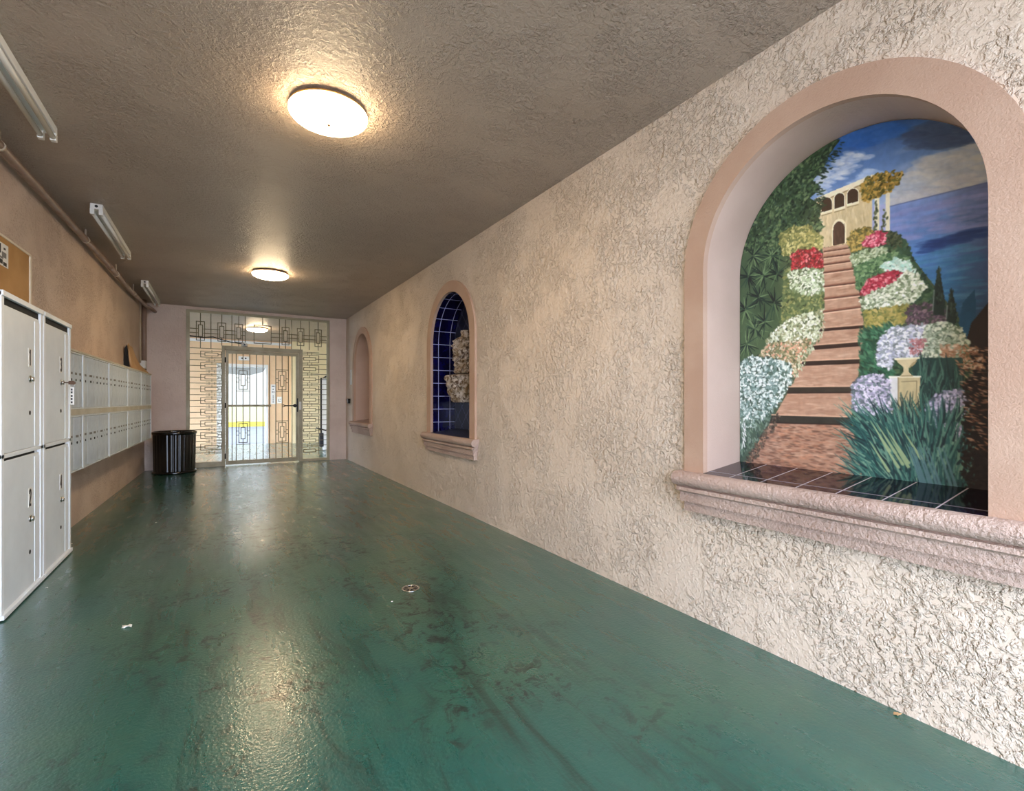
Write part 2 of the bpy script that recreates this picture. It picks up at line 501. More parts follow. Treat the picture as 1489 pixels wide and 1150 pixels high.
# ------------------------------------------------------------------ ceiling lights
def round_lamp(x, y, label):
    t = thing('round_ceiling_light', label, 'ceiling light', (x, y, CZ), 'round opal glass ceiling lights')
    prof = [(0.0005, 2.612)]
    for k in range(1, 13):
        a = pi/2 * k / 12
        prof.append((0.200*sin(a), 2.662 - 0.050*cos(a)))
    prof += [(0.2005, 2.667), (0.1975, 2.6705)]
    build('glass_shade', MB().lathe((x, y), prof, 56, caps=False), M_glass, t, smooth=True)
    build('metal_pan', MB().lathe((x, y), [(0.002, 2.676), (0.186, 2.676), (0.186, 2.684), (0.13, 2.688), (0.13, 2.70), (0.002, 2.70)], 48), M_pan, t)
    build('rim_band', MB().lathe((x, y), [(0.1955, 2.6715), (0.1985, 2.6715), (0.1985, 2.682), (0.186, 2.684), (0.186, 2.681), (0.1955, 2.680), (0.1955, 2.6715)], 56, caps=False), M_pan, t, smooth=True)
    build('finial', MB().lathe((x, y), [(0.001, 2.600), (0.007, 2.602), (0.010, 2.608), (0.006, 2.614), (0.001, 2.615)], 12), M_brass, t)
round_lamp(0.505, 2.745, 'lit round opal ceiling light nearest the viewer')
round_lamp(0.535, 6.600, 'lit round opal ceiling light midway between the near light and the gate')
round_lamp(0.700, 11.80, 'lit round ceiling light beyond the gate')

def tube_light(x, y0, y1, label):
    t = thing('fluorescent_fixture', label, 'fluorescent light', (x, (y0+y1)/2, CZ), 'unlit twin tube fixtures beside the pipe')
    w = MB().box(x-0.040, x+0.040, y0, y1, 2.655, CZ-0.001)
    build('housing', w, M_white, t, bev=0.004)
    for s in (-1, 1):
        for (a, b) in ((y0, y0+0.035), (y1-0.035, y1)):
            build('lamp_holder', MB().box(x+s*0.027-0.014, x+s*0.027+0.014, a, b, 2.612, 2.656), M_white, t, bev=0.003)
        build('tube', MB().cyl((x+s*0.027, y0+0.03, 2.630), (x+s*0.027, y1-0.03, 2.630), 0.0135, 14), M_tube, t)
    build('knockout', MB().cyl((x, y0-0.001, 2.678), (x, y0+0.01, 2.678), 0.011, 12), M_blackmatte, t)
tube_light(-0.842, 2.30, 3.76, 'unlit twin tube light nearest the viewer, above the tall lockers')
tube_light(-0.842, 5.03, 6.48, 'unlit twin tube light halfway down the hall, above the mailboxes')
tube_light(-0.835, 7.90, 9.38, 'unlit twin tube light farthest down the hall, by the end wall')

# ------------------------------------------------------------------ pipe and conduit on the left
PP = [(-1.150, -1.0, 2.635), (-1.135, 1.5, 2.630), (-1.102, 3.96, 2.614), (-1.055, 5.77, 2.606), (-1.024, 7.0, 2.590), (-1.005, 7.9, 2.580), (-0.985, 8.6, 2.578), (-0.960, 9.2, 2.575), (-0.905, 9.50, 2.570), (-0.890, 9.675, 2.565)]
t = thing('ceiling_pipe', 'long brown painted pipe clamped under the ceiling along the left wall', 'pipe', (-1.1, 4, 2.6))
build('pipe_run', MB().tube(PP, 0.027, 14), M_pipe, t)
def at_pipe(y):
    for a, b in zip(PP, PP[1:]):
        if a[1] <= y <= b[1]:
            k = (y-a[1])/(b[1]-a[1]); return tuple(a[i]+(b[i]-a[i])*k for i in range(3))
for y in (1.7, 3.97, 5.85, 7.15, 8.25):
    p = at_pipe(y)
    w = MB().cyl((p[0], y-0.012, p[2]), (p[0], y+0.012, p[2]), 0.0315, 16)
    w.box(p[0]-0.006, p[0]+0.006, y-0.010, y+0.010, p[2], CZ)
    build('pipe_clamp', w, M_clamp, t)
build('coupling', MB().cyl(tuple(at_pipe(6.75)), tuple(at_pipe(6.9)), 0.031, 14), M_pipe, t)
t = thing('wall_conduit', 'brown vertical conduit with white wire and small white box in the far left corner', 'conduit', (lw(9.4)+0.03, 9.4, 1.62))
build('conduit_tube', MB().cyl((lw(9.42)+0.033, 9.42, 1.60), (lw(9.42)+0.033, 9.42, CZ), 0.030, 14), M_pipe, t)
build('white_wire', MB().cyl((lw(9.2)+0.012, 9.2, 1.70), (lw(9.2)+0.012, 9.2, CZ), 0.010, 8), M_clamp, t)
build('junction_box', MB().box(lw(9.3)+0.0, lw(9.3)+0.07, 9.25, 9.37, 1.62, 1.74), M_white, t, bev=0.006)

# ------------------------------------------------------------------ parcel lockers
LX = -0.95
def digit_strokes(ch):
    # polylines on a 1 x 2 cell
    return {'1': [[(0.2, 1.6), (0.55, 2.0), (0.55, 0.0)]],
            '2': [[(0.0, 1.55), (0.12, 1.88), (0.5, 2.0), (0.88, 1.88), (1.0, 1.5), (0.85, 1.1), (0.0, 0.0), (1.0, 0.0)]],
            '3': [[(0.0, 1.7), (0.2, 1.93), (0.5, 2.0), (0.85, 1.88), (0.98, 1.5), (0.8, 1.15), (0.4, 1.05)], [(0.4, 1.05), (0.85, 0.95), (1.0, 0.5), (0.85, 0.12), (0.5, 0.0), (0.15, 0.08), (0.0, 0.3)]],
            '4': [[(0.75, 0.0), (0.75, 2.0), (0.0, 0.6), (1.0, 0.6)]]}[ch]
def locker(y0, y1, nums, label, key=False):
    z0, z1, zm = 0.012, 1.680, 0.833
    xb = lw((y0+y1)/2) + 0.012
    t = thing('parcel_locker', label, 'locker', (LX-0.08, (y0+y1)/2, 0), 'tall white parcel lockers against the left wall')
    w = MB()
    w.box(xb, LX-0.012, y0, y1, z0, z1)                     # body
    build('body', w, M_lockerframe, t)
    f = MB()
    yL, yR = y0+0.035, y1-0.125
    f.box(LX-0.012, LX+0.006, y0, yL, z0, z1)
    f.box(LX-0.012, LX+0.006, y1-0.040, y1, z0, z1)
    f.box(LX-0.012, LX+0.012, y0, y1, z1-0.022, z1+0.006)
    f.box(LX-0.012, LX+0.006, y0, y1, zm-0.008, zm+0.014)
    f.box(LX-0.012, LX+0.016, y0-0.004, y1+0.004, z0-0.004, z0+0.020)
    build('face_frame', f, M_lockerframe, t, bev=0.002)
    build('gap_shade', MB().box(LX-0.0125, LX-0.006, yL, y1-0.04, z1-0.075, z1-0.022), M_dark, t)  # solid dark strips painting the shade in the gaps above the doors
    build('gap_shade', MB().box(LX-0.0125, LX-0.006, yL, y1-0.11, zm-0.030, zm-0.008), M_dark, t)
    for (za, zb, num, zn, zk, zh) in ((zm+0.016, z1-0.060, nums[0], 1.375, 1.250, 1.052), (z0+0.022, zm-0.024, nums[1], 0.556, 0.432, 0.237)):
        d = build('door', MB().box(LX-0.014, LX-0.001, yL+0.004, y1-0.044, za, zb), M_locker, t, bev=0.004)
        build('folded_edge', MB().box(LX-0.002, LX+0.002, y1-0.135, y1-0.047, za+0.004, zb-0.02), M_lockerframe, d, bev=0.002)
        yc = y0 + 0.455 if y0 < 4 else y0 + 0.412
        n = MB().box(LX-0.001, LX+0.0008, yc-0.026, yc+0.026, zn-0.055, zn+0.055)
        build('number_plate', n, M_paper, d)
        hw, hh = 0.026, 0.088
        ink = MB()
        for st in digit_strokes(num):
            pts = [(yc + (0.5-(1-p[0]))*hw, zn-hh/2 + p[1]/2*hh) for p in st]
            pts = [(yc + (p[0]-0.5)*hw, zn-hh/2 + p[1]/2*hh) for p in st]
            for (a, b) in zip(pts, pts[1:]):
                dx, dz = b[0]-a[0], b[1]-a[1]; l = max(1e-6, sqrt(dx*dx+dz*dz)); nx, nz = -dz/l*0.0072, dx/l*0.0072
                ex, ez = dx/l*0.002, dz/l*0.002
                ink.prism([(a[0]-ex+nx, a[1]-ez+nz), (b[0]+ex+nx, b[1]+ez+nz), (b[0]+ex-nx, b[1]+ez-nz), (a[0]-ex-nx, a[1]-ez-nz)], 'x', LX+0.0008, LX+0.0016)
        build('number', ink, M_ink, d)
        build('lock_cylinder', MB().cyl((LX-0.001, yc, zk), (LX+0.004, yc, zk), 0.021, 20).cyl((LX+0.004, yc, zk), (LX+0.018, yc, zk), 0.015, 20, 0.014), M_chrome, d)
        build('keyhole', MB().cyl((LX-0.001, yc, zh), (LX+0.0012, yc, zh), 0.0125, 16), M_dark, d)
    return t
locker(3.435, 4.105, '12', 'tall white locker with doors numbered 1 and 2, nearest the viewer')
locker(4.125, 4.775, '34', 'tall white locker with doors numbered 3 and 4, beside the mailboxes')
# keys hanging in lock 3
yc = 4.125 + 0.412
t = thing('key_bunch', 'brown key and hanging tag left in the lock of locker door 3', 'key', (LX+0.02, yc, 1.25))
w = MB().cyl((LX+0.018, yc, 1.25), (LX+0.045, yc, 1.25), 0.004, 8)
w.prism([(LX+0.040, 1.238), (LX+0.066, 1.236), (LX+0.078, 1.244), (LX+0.078, 1.256), (LX+0.066, 1.264), (LX+0.040, 1.262)], 'y', yc-0.003, yc+0.003)
build('key', w, M_brass, t)
build('key_ring', MB().tube([(LX+0.062+0.011*cos(a), yc, 1.228+0.013*sin(a)) for a in [k*pi/8 for k in range(17)]], 0.0015, 6), M_chrome, t)
w = MB()
w.box(LX+0.050, LX+0.070, yc-0.002, yc+0.002, 1.095, 1.218)
build('key_tag', w, M_paper, t, bev=0.001)
w = MB()
for z in (1.105, 1.128, 1.150, 1.175, 1.195): w.box(LX+0.053, LX+0.062, yc-0.0028, yc-0.0019, z, z+0.014)
build('tag_print', w, M_ink, t)

# ------------------------------------------------------------------ mailboxes
def mail_unit(W=0.936, n=7):
    """local frame: +x faces the hall, y along the wall, origin bottom near corner of the face"""
    Hh = 0.44
    t = thing('mailbox_cabinet', '', 'mailboxes')
    b = MB().box(-0.16, -0.006, 0, W, 0, Hh)
    build('cabinet', b, M_mail, t)
    f = MB()
    f.box(-0.008, 0.008, 0, 0.016, 0, Hh); f.box(-0.008, 0.008, W-0.016, W, 0, Hh)
    f.box(-0.008, 0.006, 0, W, Hh-0.012, Hh); f.box(-0.008, 0.006, 0, W, 0, 0.012)
    build('face_frame', f, M_mailframe, t, bev=0.0015)
    dw = (W-0.036)/n
    for k in range(n):
        ya = 0.018 + k*dw
        d = build('door', MB().box(-0.006, 0.001, 0.002, dw-0.002, 0.002, Hh-0.030), M_mail, None, bev=0.0015)
        d.parent = t; d.location = (0, ya, 0.014)
        tg = build('name_tag', MB().box(0.001, 0.0022, dw*0.30, dw*0.72, 0.252, 0.270), M_greyink, None)
        tg.parent = d
        lk = build('lock', MB().cyl((0.001, dw*0.5, 0.212), (0.004, dw*0.5, 0.212), 0.010, 12), M_dark, None)
        lk.parent = d
    return t
proto = mail_unit()
narrow = mail_unit(0.384, 3)
COLS = [4.783, 5.170, 6.118, 7.060, 8.000]
words = ['narrow one touching the tall lockers', 'second along from the tall lockers', 'in the middle of its row', 'fourth along from the tall lockers', 'last of its row at the far corner']
used = set()
for r, (zb, rown) in enumerate(((1.058, 'upper row'), (0.575, 'lower row'))):
    for c, y in enumerate(COLS):
        src = narrow if c == 0 else proto
        u = copy_tree(src) if src in used else src
        used.add(src)
        u.location = (-0.96 + LB*(y-4.81), y, zb)
        u.rotation_euler = (0, 0, LROT)
        if r == 1: u.scale = (1, 1, 0.4355/0.44)
        if c == 4: u.scale = (1, 0.885, u.scale[2])
        u['label'] = 'grey metal mailbox cabinet in the %s, %s' % (rown, words[c])
        u['group'] = 'grey mailbox cabinets on the left wall'
        # a few narrow doors stand slightly open
        doors = sorted([d for d in u.children if d.name.startswith('door')], key=lambda d: d.location.y)
        for k in {(0, 1): [1], (0, 3): [5], (1, 0): [1], (1, 1): [2, 4], (1, 3): [], (1, 4): [2], (0, 4): []}.get((r, c), []):
            doors[k].rotation_euler = (0, 0, radians(-7))
w = MB()
def rail(z0, z1, d):
    a = (lambda y: -0.96 + LB*(y-4.81))
    w = MB().prism([(a(4.785)-0.160, 4.785), (a(8.84)-0.160, 8.84), (a(8.84)+d, 8.84), (a(4.785)+d, 4.785)], 'z', z0, z1)
    return build('mailbox_rail', w, M_rail, None, bev=0.002)
tag(rail(1.4990, 1.516, 0.010), 'beige strip along the top of the upper row of mailboxes', 'rail')
tag(rail(1.0120, 1.0570, 0.008), 'wide beige rail between the upper and lower rows of mailboxes', 'rail')

# small stickers with pale blobs on the mailboxes are part of the doors' look
# brown paper leaning on top of the mailboxes
t = thing('brown_paper', 'sheet of crumpled brown paper leaning on the wall on top of the far mailboxes', 'paper', (-1.0, 8.1, 1.517))
w = MB()
out = [(7.64, 0.0), (7.60, 0.17), (7.63, 0.335), (7.72, 0.31), (7.85, 0.30), (8.02, 0.225), (8.18, 0.195), (8.30, 0.10), (8.52, 0.07), (8.78, 0.0)]
nn = 14
rows = []
for j in range(nn+1):
    k = j/nn
    row = []
    for (y, h) in out:
        z = h*k*1.08; y = 7.99 + (y-7.60)*0.70
        x = lw(y) + 0.035 + 0.085*(y-7.99)/0.83 + 0.040*(1-z/0.36) + 0.016*sin(y*23+z*31) + 0.010*sin(y*51-z*17)
        row.append((max(x, lw(y)+0.014), y, 1.517+z))
    rows.append(row)
base = len(w.v)
for row in rows: w.v += row
m_ = len(out)
for j in range(nn):
    for i in range(m_-1):
        w.f.append((base+j*m_+i, base+j*m_+i+1, base+(j+1)*m_+i+1, base+(j+1)*m_+i))
sheet = build('sheet', w, M_kraft, t, smooth=True)
sm = sheet.modifiers.new('thick', 'SOLIDIFY'); sm.thickness = 0.006; sm.offset = 0
w = MB().prism([(lw(8.0)+0.005, 1.518), (lw(8.0)+0.072, 1.518), (lw(8.0)+0.038, 1.86), (lw(8.0)+0.012, 1.80)], 'y', 7.985, 7.995)  # near-black strip painting the shade on the near end of the paper
build('shaded_end', w, M_dark, t)['label'] = 'dark strip painting the shaded end of the sheet'

# ------------------------------------------------------------------ cork board and notice
t = thing('cork_board', 'brown cork notice board with cream edge above the tall lockers', 'notice board', (lw(3.6), 3.6, 1.692))
def wallquad(y0, y1, z0, z1, d0, d1):
    return MB().prism([(lw(y0)+d0, y0), (lw(y1)+d0, y1), (lw(y1)+d1, y1), (lw(y0)+d1, y0)], 'z', z0, z1)
build('cork_panel', wallquad(2.60, 4.64, 1.692, 2.135, 0.0, 0.010), M_cork, t)
w = wallquad(4.64, 4.668, 1.692, 2.135, 0.0, 0.018)
a = wallquad(2.60, 4.668, 2.135, 2.150, 0.0, 0.016); n0 = len(w.v); w.v += a.v; w.f += [tuple(i+n0 for i in f) for f in a.f]
build('edge_strip', w, M_corkframe, t, bev=0.002)
t = thing('notice_sheet', 'small printed notice with black and grey blocks pinned on the cork board', 'notice', (lw(4.1), 4.1, 1.95))
build('sheet', wallquad(3.98, 4.278, 1.957, 2.098, 0.0112, 0.0125), M_paper, t)
w = MB()
def addw(a):
    n0 = len(w.v); w.v.extend(a.v); w.f.extend([tuple(i+n0 for i in f) for f in a.f])
for (y0, y1, z0, z1) in ((4.00, 4.165, 2.030, 2.088), (4.11, 4.135, 1.966, 2.02), (4.145, 4.19, 1.968, 1.995), (4.20, 4.25, 1.963, 1.985), (4.205, 4.235, 2.062, 2.074)):
    addw(wallquad(y0, y1, z0, z1, 0.0125, 0.0133))
build('dark_print', w, M_ink, t)
w = MB()
for (y0, y1, z0, z1) in ((4.18, 4.245, 2.012, 2.045), (4.15, 4.20, 1.999, 2.012)):
    addw(wallquad(y0, y1, z0, z1, 0.0125, 0.0133))
build('grey_print', w, M_greyink, t)

# ------------------------------------------------------------------ trash can
t = thing('trash_can', 'black ribbed round trash can standing left of the gate', 'trash can', (-0.60, 9.245, 0))
n = 26
def fl(a, z): return 1 - 0.030 * (0.5 - 0.5*cos(a*n))**2
R = 0.285
build('body', MB().lathe((-0.60, 9.245), [(0.02, 0.03), (R*0.955, 0.03), (R*0.955, 0.04), (R*0.99, 0.60), (R*0.99, 0.61)], 26*8, fl, caps=False), M_black, t)
build('rim', MB().lathe((-0.60, 9.245), [(R*0.93, 0.595), (R*1.0, 0.600), (R*1.035, 0.615), (R*1.03, 0.640), (R*0.97, 0.650), (R*0.93, 0.640), (R*0.93, 0.595)], 64, caps=False), M_black, t, smooth=True)
build('base_ring', MB().lathe((-0.60, 9.245), [(0.02, 0.0), (R*1.02, 0.0), (R*1.03, 0.02), (R*1.0, 0.04), (0.02, 0.045)], 64), M_black, t)
build('inner_liner', MB().lathe((-0.60, 9.245), [(0.01, 0.10), (R*0.90, 0.10), (R*0.93, 0.62)], 48, caps=False), M_blackmatte, t)

# ------------------------------------------------------------------ security gate
t = thing('security_gate', 'beige metal security gate with rectangular scrollwork filling the end opening', 'gate', ((GX0+GX1)/2, FY+0.05, 0))
gy = FY + 0.05
def gb(w, x0, x1, z0, z1, d=0.006): w.box(x0, x1, gy-d, gy+d, z0, z1)
def hb(w, x0, x1, z, th=0.0055): gb(w, min(x0, x1), max(x0, x1), z-th, z+th)
def vb(w, x, z0, z1, th=0.0055): gb(w, x-th, x+th, z0, z1)
def rect(w, x0, x1, z0, z1, th=0.0055):
    hb(w, x0-th, x1+th, z0, th); hb(w, x0-th, x1+th, z1, th); vb(w, x0, z0, z1, th); vb(w, x1, z0, z1, th)
f = MB()
f.box(GX0, GX0+0.05, gy-0.03, gy+0.03, 0, GZ-0.001); f.box(GX1-0.05, GX1, gy-0.03, gy+0.03, 0, GZ-0.001)
f.box(GX0+0.05, GX1-0.05, gy-0.03, gy+0.03, GZ-0.045, GZ-0.001)
f.box(GX0+0.05, 0.035, gy-0.03, gy+0.03, 0.0, 0.085); f.box(1.325, GX1-0.05, gy-0.03, gy+0.03, 0.0, 0.045)
f.box(0.035, 0.085, gy-0.03, gy+0.03, 0, 2.075); f.box(1.265, 1.325, gy-0.03, gy+0.03, 0, 2.075)
f.box(0.085, 1.265, gy-0.03, gy+0.03, 2.005, 2.075)
build('frame', f, M_gate, t, bev=0.003)
# left side grille
X0, X1 = GX0+0.05, 0.035
w = MB()
for k in range(19):
    z = 2.015 - 0.0985*k
    if z < 0.09: break
    if k % 2 == 0:
        hb(w, X0, X1, z, 0.005)
        if k > 0:
            for sgn in (-1, 1): vb(w, -0.110+sgn*0.040, z-0.025, z+0.025, 0.004); hb(w, -0.20, X1, z+sgn*0.025, 0.003)
    else:
        hb(w, X0, -0.271, z); rect(w, -0.271, 0.030, z-0.050, z+0.050, 0.005); rect(w, -0.210, -0.020, z-0.025, z+0.025, 0.005)
        hb(w, -0.271, -0.210, z); hb(w, -0.020, 0.030, z)
        vb(w, -0.110, z+0.025, z+0.075, 0.004); vb(w, -0.110, z-0.075, z-0.025, 0.004)
build('side_grille', w, M_gatebar, t)
# right side grille
X0, X1 = 1.325, GX1-0.05
w = MB()
for k in range(20):
    z = 2.005 - 0.0955*k
    if z < 0.06: break
    if k % 2 == 0:
        hb(w, X0, X1, z, 0.005)
        for sgn in (-1, 1):
            if z+sgn*0.022 > 0.05: hb(w, X0, 1.612, z+sgn*0.026, 0.004)
            vb(w, 1.450+sgn*0.037, z-0.026, z+0.026, 0.004)
    else:
        hb(w, 1.609, X1, z); vb(w, 1.609, z-0.070, z+0.070, 0.005)
        rect(w, 1.345, 1.554, z-0.027, z+0.027, 0.0055); hb(w, 1.554, 1.609, z); hb(w, X0, 1.345, z)
        vb(w, 1.450, z+0.027, z+0.070, 0.004); vb(w, 1.450, z-0.070, z-0.027, 0.004)
build('side_grille', w, M_gatebar, t)
# transom grille
w = MB()
zt0, zt1 = 2.075, GZ-0.045
for x in (-0.123, 0.186, 0.391, 0.936, 1.137, 1.441): vb(w, x, zt0 if x > 0 else 2.02, zt1, 0.006)
for (x, half) in ((-0.274, 0.058), (0.036, 0.058), (0.290, 0.058), (1.036, 0.058), (1.291, 0.057), (1.598, 0.057)):
    rect(w, x-half, x+half, 2.150, 2.465, 0.006); rect(w, x-0.030, x+0.030, 2.210, 2.408, 0.006)
    vb(w, x, 2.408, zt1, 0.006); vb(w, x, zt0 if x > 0 else 2.02, 2.210, 0.006)
rect(w, 0.527, 0.800, 2.148, 2.468, 0.006); vb(w, 0.664, 2.468, zt1, 0.006); vb(w, 0.664, zt0, 2.148, 0.006)
segs = [(GX0+0.05, -0.332), (-0.216, -0.022), (0.094, 0.232), (0.348, 0.391), (0.800, 0.978), (1.094, 1.234), (1.348, 1.541), (1.655, GX1-0.05)]
for (a, b) in segs:
    hb(w, a, b, 2.342, 0.006); hb(w, a, b, 2.272, 0.006)
for x in (-0.274, 0.036, 0.290, 1.036, 1.291, 1.598):
    for z in (2.342, 2.272):
        hb(w, x-0.058, x-0.030, z, 0.004); hb(w, x+0.030, x+0.058, z, 0.004)
build('transom_grille', w, M_gatebar, t)
# swinging door
DX0, DX1 = 0.092, 1.258
f = MB()
f.box(DX0, DX0+0.045, gy-0.022, gy+0.022, 0.020, 1.998); f.box(DX1-0.048, DX1, gy-0.022, gy+0.022, 0.020, 1.998)
f.box(DX0+0.045, DX1-0.048, gy-0.022, gy+0.022, 1.945, 1.998); f.box(DX0+0.045, DX1-0.048, gy-0.022, gy+0.022, 0.020, 0.085)
f.box(DX0+0.045, 0.80, gy-0.012, gy+0.012, 1.020, 1.055)
door = build('gate_door', f, M_gate, t, bev=0.003)
w = MB()
for x in (0.190, 0.252, 0.460, 0.566, 0.670, 0.773, 0.876, 1.084, 1.146): vb(w, x, 0.085, 1.945, 0.0062)
for x in (0.356, 0.980):
    for a, b in ((0.085, 0.395), (0.725, 1.325), (1.655, 1.945)): vb(w, x, a, b, 0.0062)
build('bars', w, M_gatebar, door)
for x in (0.356, 0.980):
    for (za, zb) in ((1.325, 1.655), (0.390, 0.725)):
        w = MB(); c = (za+zb)/2
        rect(w, x-0.064, x+0.064, za, zb, 0.0055); rect(w, x-0.031, x+0.031, c-0.100, c+0.100, 0.0055)
        hb(w, x-0.104, x+0.104, zb+0.032, 0.005); hb(w, x-0.104, x+0.104, za-0.030, 0.005)
        for dz in (-0.036, 0.036):
            hb(w, x-0.104, x-0.064, c+dz, 0.005); hb(w, x+0.064, x+0.104, c+dz, 0.005)
        hb(w, x-0.064, x-0.031, c, 0.005); hb(w, x+0.031, x+0.064, c, 0.005)
        vb(w, x, c+0.1, zb, 0.0055); vb(w, x, za, c-0.1, 0.0055)
        build('ornament', w, M_gatebar, door)
for z in (1.83, 1.045, 0.17):
    build('hinge', MB().cyl((0.088, gy-0.036, z-0.045), (0.088, gy-0.036, z+0.045), 0.011, 10), M_blackmatte, t)
build('lock_box', MB().box(1.262, 1.298, gy-0.050, gy-0.022, 0.960, 1.110), M_white, t, bev=0.003)
w = MB().box(1.225, 1.245, gy-0.040, gy-0.022, 0.92, 1.17)
w.cyl((1.190, gy-0.075, 1.035), (1.190, gy-0.022, 1.035), 0.032, 16)
w.cyl((1.190, gy-0.068, 1.035), (1.030, gy-0.068, 1.035), 0.009, 8)
w.cyl((1.035, gy-0.068, 1.035), (0.985, gy-0.068, 1.055), 0.007, 8); w.cyl((1.035, gy-0.068, 1.035), (0.985, gy-0.068, 1.012), 0.007, 8)
build('lever_handle', w, M_blackmatte, door)

# security camera clipped to the gate
t = thing('security_camera', 'small white dome camera with black cable on top of the gate door', 'camera', (0.37, gy-0.05, 2.075))
build('housing', MB().lathe((0.375, gy-0.06), [(0.012, 2.076), (0.044, 2.076), (0.050, 2.10), (0.038, 2.135), (0.005, 2.15)], 24), M_white, t, smooth=True)
build('lens', MB().cyl((0.375, gy-0.106, 2.103), (0.375, gy-0.114, 2.101), 0.015, 16), M_black, t)
build('cable', MB().tube([(-0.425, gy-0.012, 2.215), (-0.25, gy-0.014, 2.195), (-0.09, gy-0.015, 2.215), (0.02, gy-0.015, 2.18), (0.15, gy-0.02, 2.145), (0.30, gy-0.03, 2.125), (0.355, gy-0.05, 2.122)], 0.008, 8), M_blackmatte, t)

# ------------------------------------------------------------------ small things on the right wall
t = thing('wall_sensor', 'small black box with bracket on the right wall beside the far niche', 'sensor', (RX, 9.35, 1.12))
build('box', MB().box(2.045, 2.095, 9.30, 9.39, 1.075, 1.165), M_black, t, bev=0.008)
build('bracket', MB().box(2.085, RX, 9.32, 9.48, 1.13, 1.155).cyl((2.06, 9.39, 1.142), (2.055, 9.47, 1.142), 0.008, 8), M_blackmatte, t)
o = build('wall_plate', MB().box(2.085, RX, 9.18, 9.29, 1.42, 1.70), M_white, None, bev=0.004)
tag(o, 'narrow cream blank plate on the right wall above the black box', 'plate')

# ------------------------------------------------------------------ floor bits
t = thing('floor_drain', 'small round metal floor drain set in the green floor', 'drain', (0.978, 2.790, 0))
ring = MB().lathe((0.978, 2.790), [(0.043, 0.001), (0.054, 0.001), (0.054, 0.004), (0.043, 0.004), (0.043, 0.001)], 40, caps=False)
build('ring', ring, M_chrome, t)
build('well', MB().cyl((0.978, 2.790, 0.0003), (0.978, 2.790, 0.0012), 0.044, 32), M_dark, t)
w = MB()
for k in range(4):
    a = pi*k/4 + 0.3
    dx, dy = cos(a)*0.044, sin(a)*0.044; nx, ny = -sin(a)*0.0035, cos(a)*0.0035
    w.prism([(0.978-dx+nx, 2.79-dy+ny), (0.978+dx+nx, 2.79+dy+ny), (0.978+dx-nx, 2.79+dy-ny), (0.978-dx-nx, 2.79-dy-ny)], 'z', 0.0012, 0.0036)
w.cyl((0.978, 2.79, 0.001), (0.978, 2.79, 0.004), 0.012, 16)
build('grate', w, M_chrome, t)

def scrap(x, y, s, name, label, cat, m, group=None):
    w = MB(); n = 5
    for j in range(n):
        for i in range(n):
            w.v.append((x + (i/4-0.5)*s*(1.5), y + (j/4-0.5)*s*0.9 + 0.2*s*sin(i), 0.002 + s*0.16*(1+sin(i*1.9+j*1.3+x*9))))
    for j in range(n-1):
        for i in range(n-1):
            k = j*n+i; w.f.append((k, k+1, k+n+1, k+n))
    o = build(name, w, m, None, smooth=True)
    md = o.modifiers.new('thick', 'SOLIDIFY'); md.thickness = 0.0015
    return tag(o, label, cat, group)
scrap(-0.392, 3.04, 0.026, 'paper_scrap', 'crumpled pale scrap lying on the floor near the tall lockers', 'scrap', M_paper)
def onfloor(x, y):
    u = (x-744.5)/704; t_ = EYE*704/(y-583); s_, c_ = sin(YAW), cos(YAW)
    return t_*(s_+u*c_), t_*(c_-u*s_)
for i, (px_, py_, s_, lb) in enumerate(((68, 855, 0.008, 'tiny white chip on the floor just beside the corner between the two lockers'),
                                   (104, 791, 0.008, 'tiny white chip on the floor past the second locker'),
                                   (570, 875, 0.006, 'tiny white chip on the floor left of the round drain'),
                                   (227, 760, 0.009, 'tiny white chip on the floor below the mailboxes'),
                                   (1310, 1036, 0.016, 'small dark leaf against the foot of the right wall under the big niche'))):
    X, Y = onfloor(px_, py_)
    if i == 4: X = min(X, RX-0.03)
    scrap(X, Y, s_, 'floor_chip' if i < 4 else 'dry_leaf', lb, 'chip' if i < 4 else 'leaf', M_paper if i < 4 else M_kraft)

# ------------------------------------------------------------------ carved wall fountain in the blue niche
def hash3(a, b): return sin(a*12.9898 + b*78.233)
def carved(seed, amp, f1, f2):
    rnd = random.Random(seed)
    waves = [(rnd.uniform(-1, 1)*f1, rnd.uniform(-1, 1)*f2, rnd.uniform(0, 6.28)) for _ in range(9)]
    def fn(t, z):
        s = 0
        for (a, b, p) in waves: s += sin(round(a)*t + b*z + p)
        s /= 9
        return 1 + amp*(abs(s)*2.2 - 0.35)
    return fn
fx, fyc = 2.262, 4.75
t = thing('carved_fountain', 'carved beige stone figure fountain with a flared basin in the blue tiled niche', 'wall fountain', (NX, fyc, 1.10))
# bearded head and hair column
def headr(t_, z):
    base = carved(3, 0.30, 15, 130)(t_, z)
    d = math.atan2(sin(t_-pi), cos(t_-pi))       # angle away from the hall-facing side
    def bmp(a0, z0, sa, sz, h):
        dd = math.atan2(sin(d-a0), cos(d-a0)); return h*math.exp(-(dd/sa)**2 - ((z-z0)/sz)**2)
    face = bmp(0, 1.665, 0.22, 0.030, 0.26) + bmp(0.42, 1.715, 0.30, 0.018, 0.13) + bmp(-0.42, 1.715, 0.30, 0.018, 0.13) \
        - bmp(0.42, 1.685, 0.20, 0.016, 0.16) - bmp(-0.42, 1.685, 0.20, 0.016, 0.16) + bmp(0.62, 1.645, 0.28, 0.025, 0.10) + bmp(-0.62, 1.645, 0.28, 0.025, 0.10) \
        - bmp(0, 1.622, 0.30, 0.008, 0.16) + bmp(0, 1.570, 0.6, 0.05, 0.14)
    k = math.exp(-(d/0.9)**2 - ((z-1.66)/0.07)**2)
    return (1-k)*base + k*1.0 + face
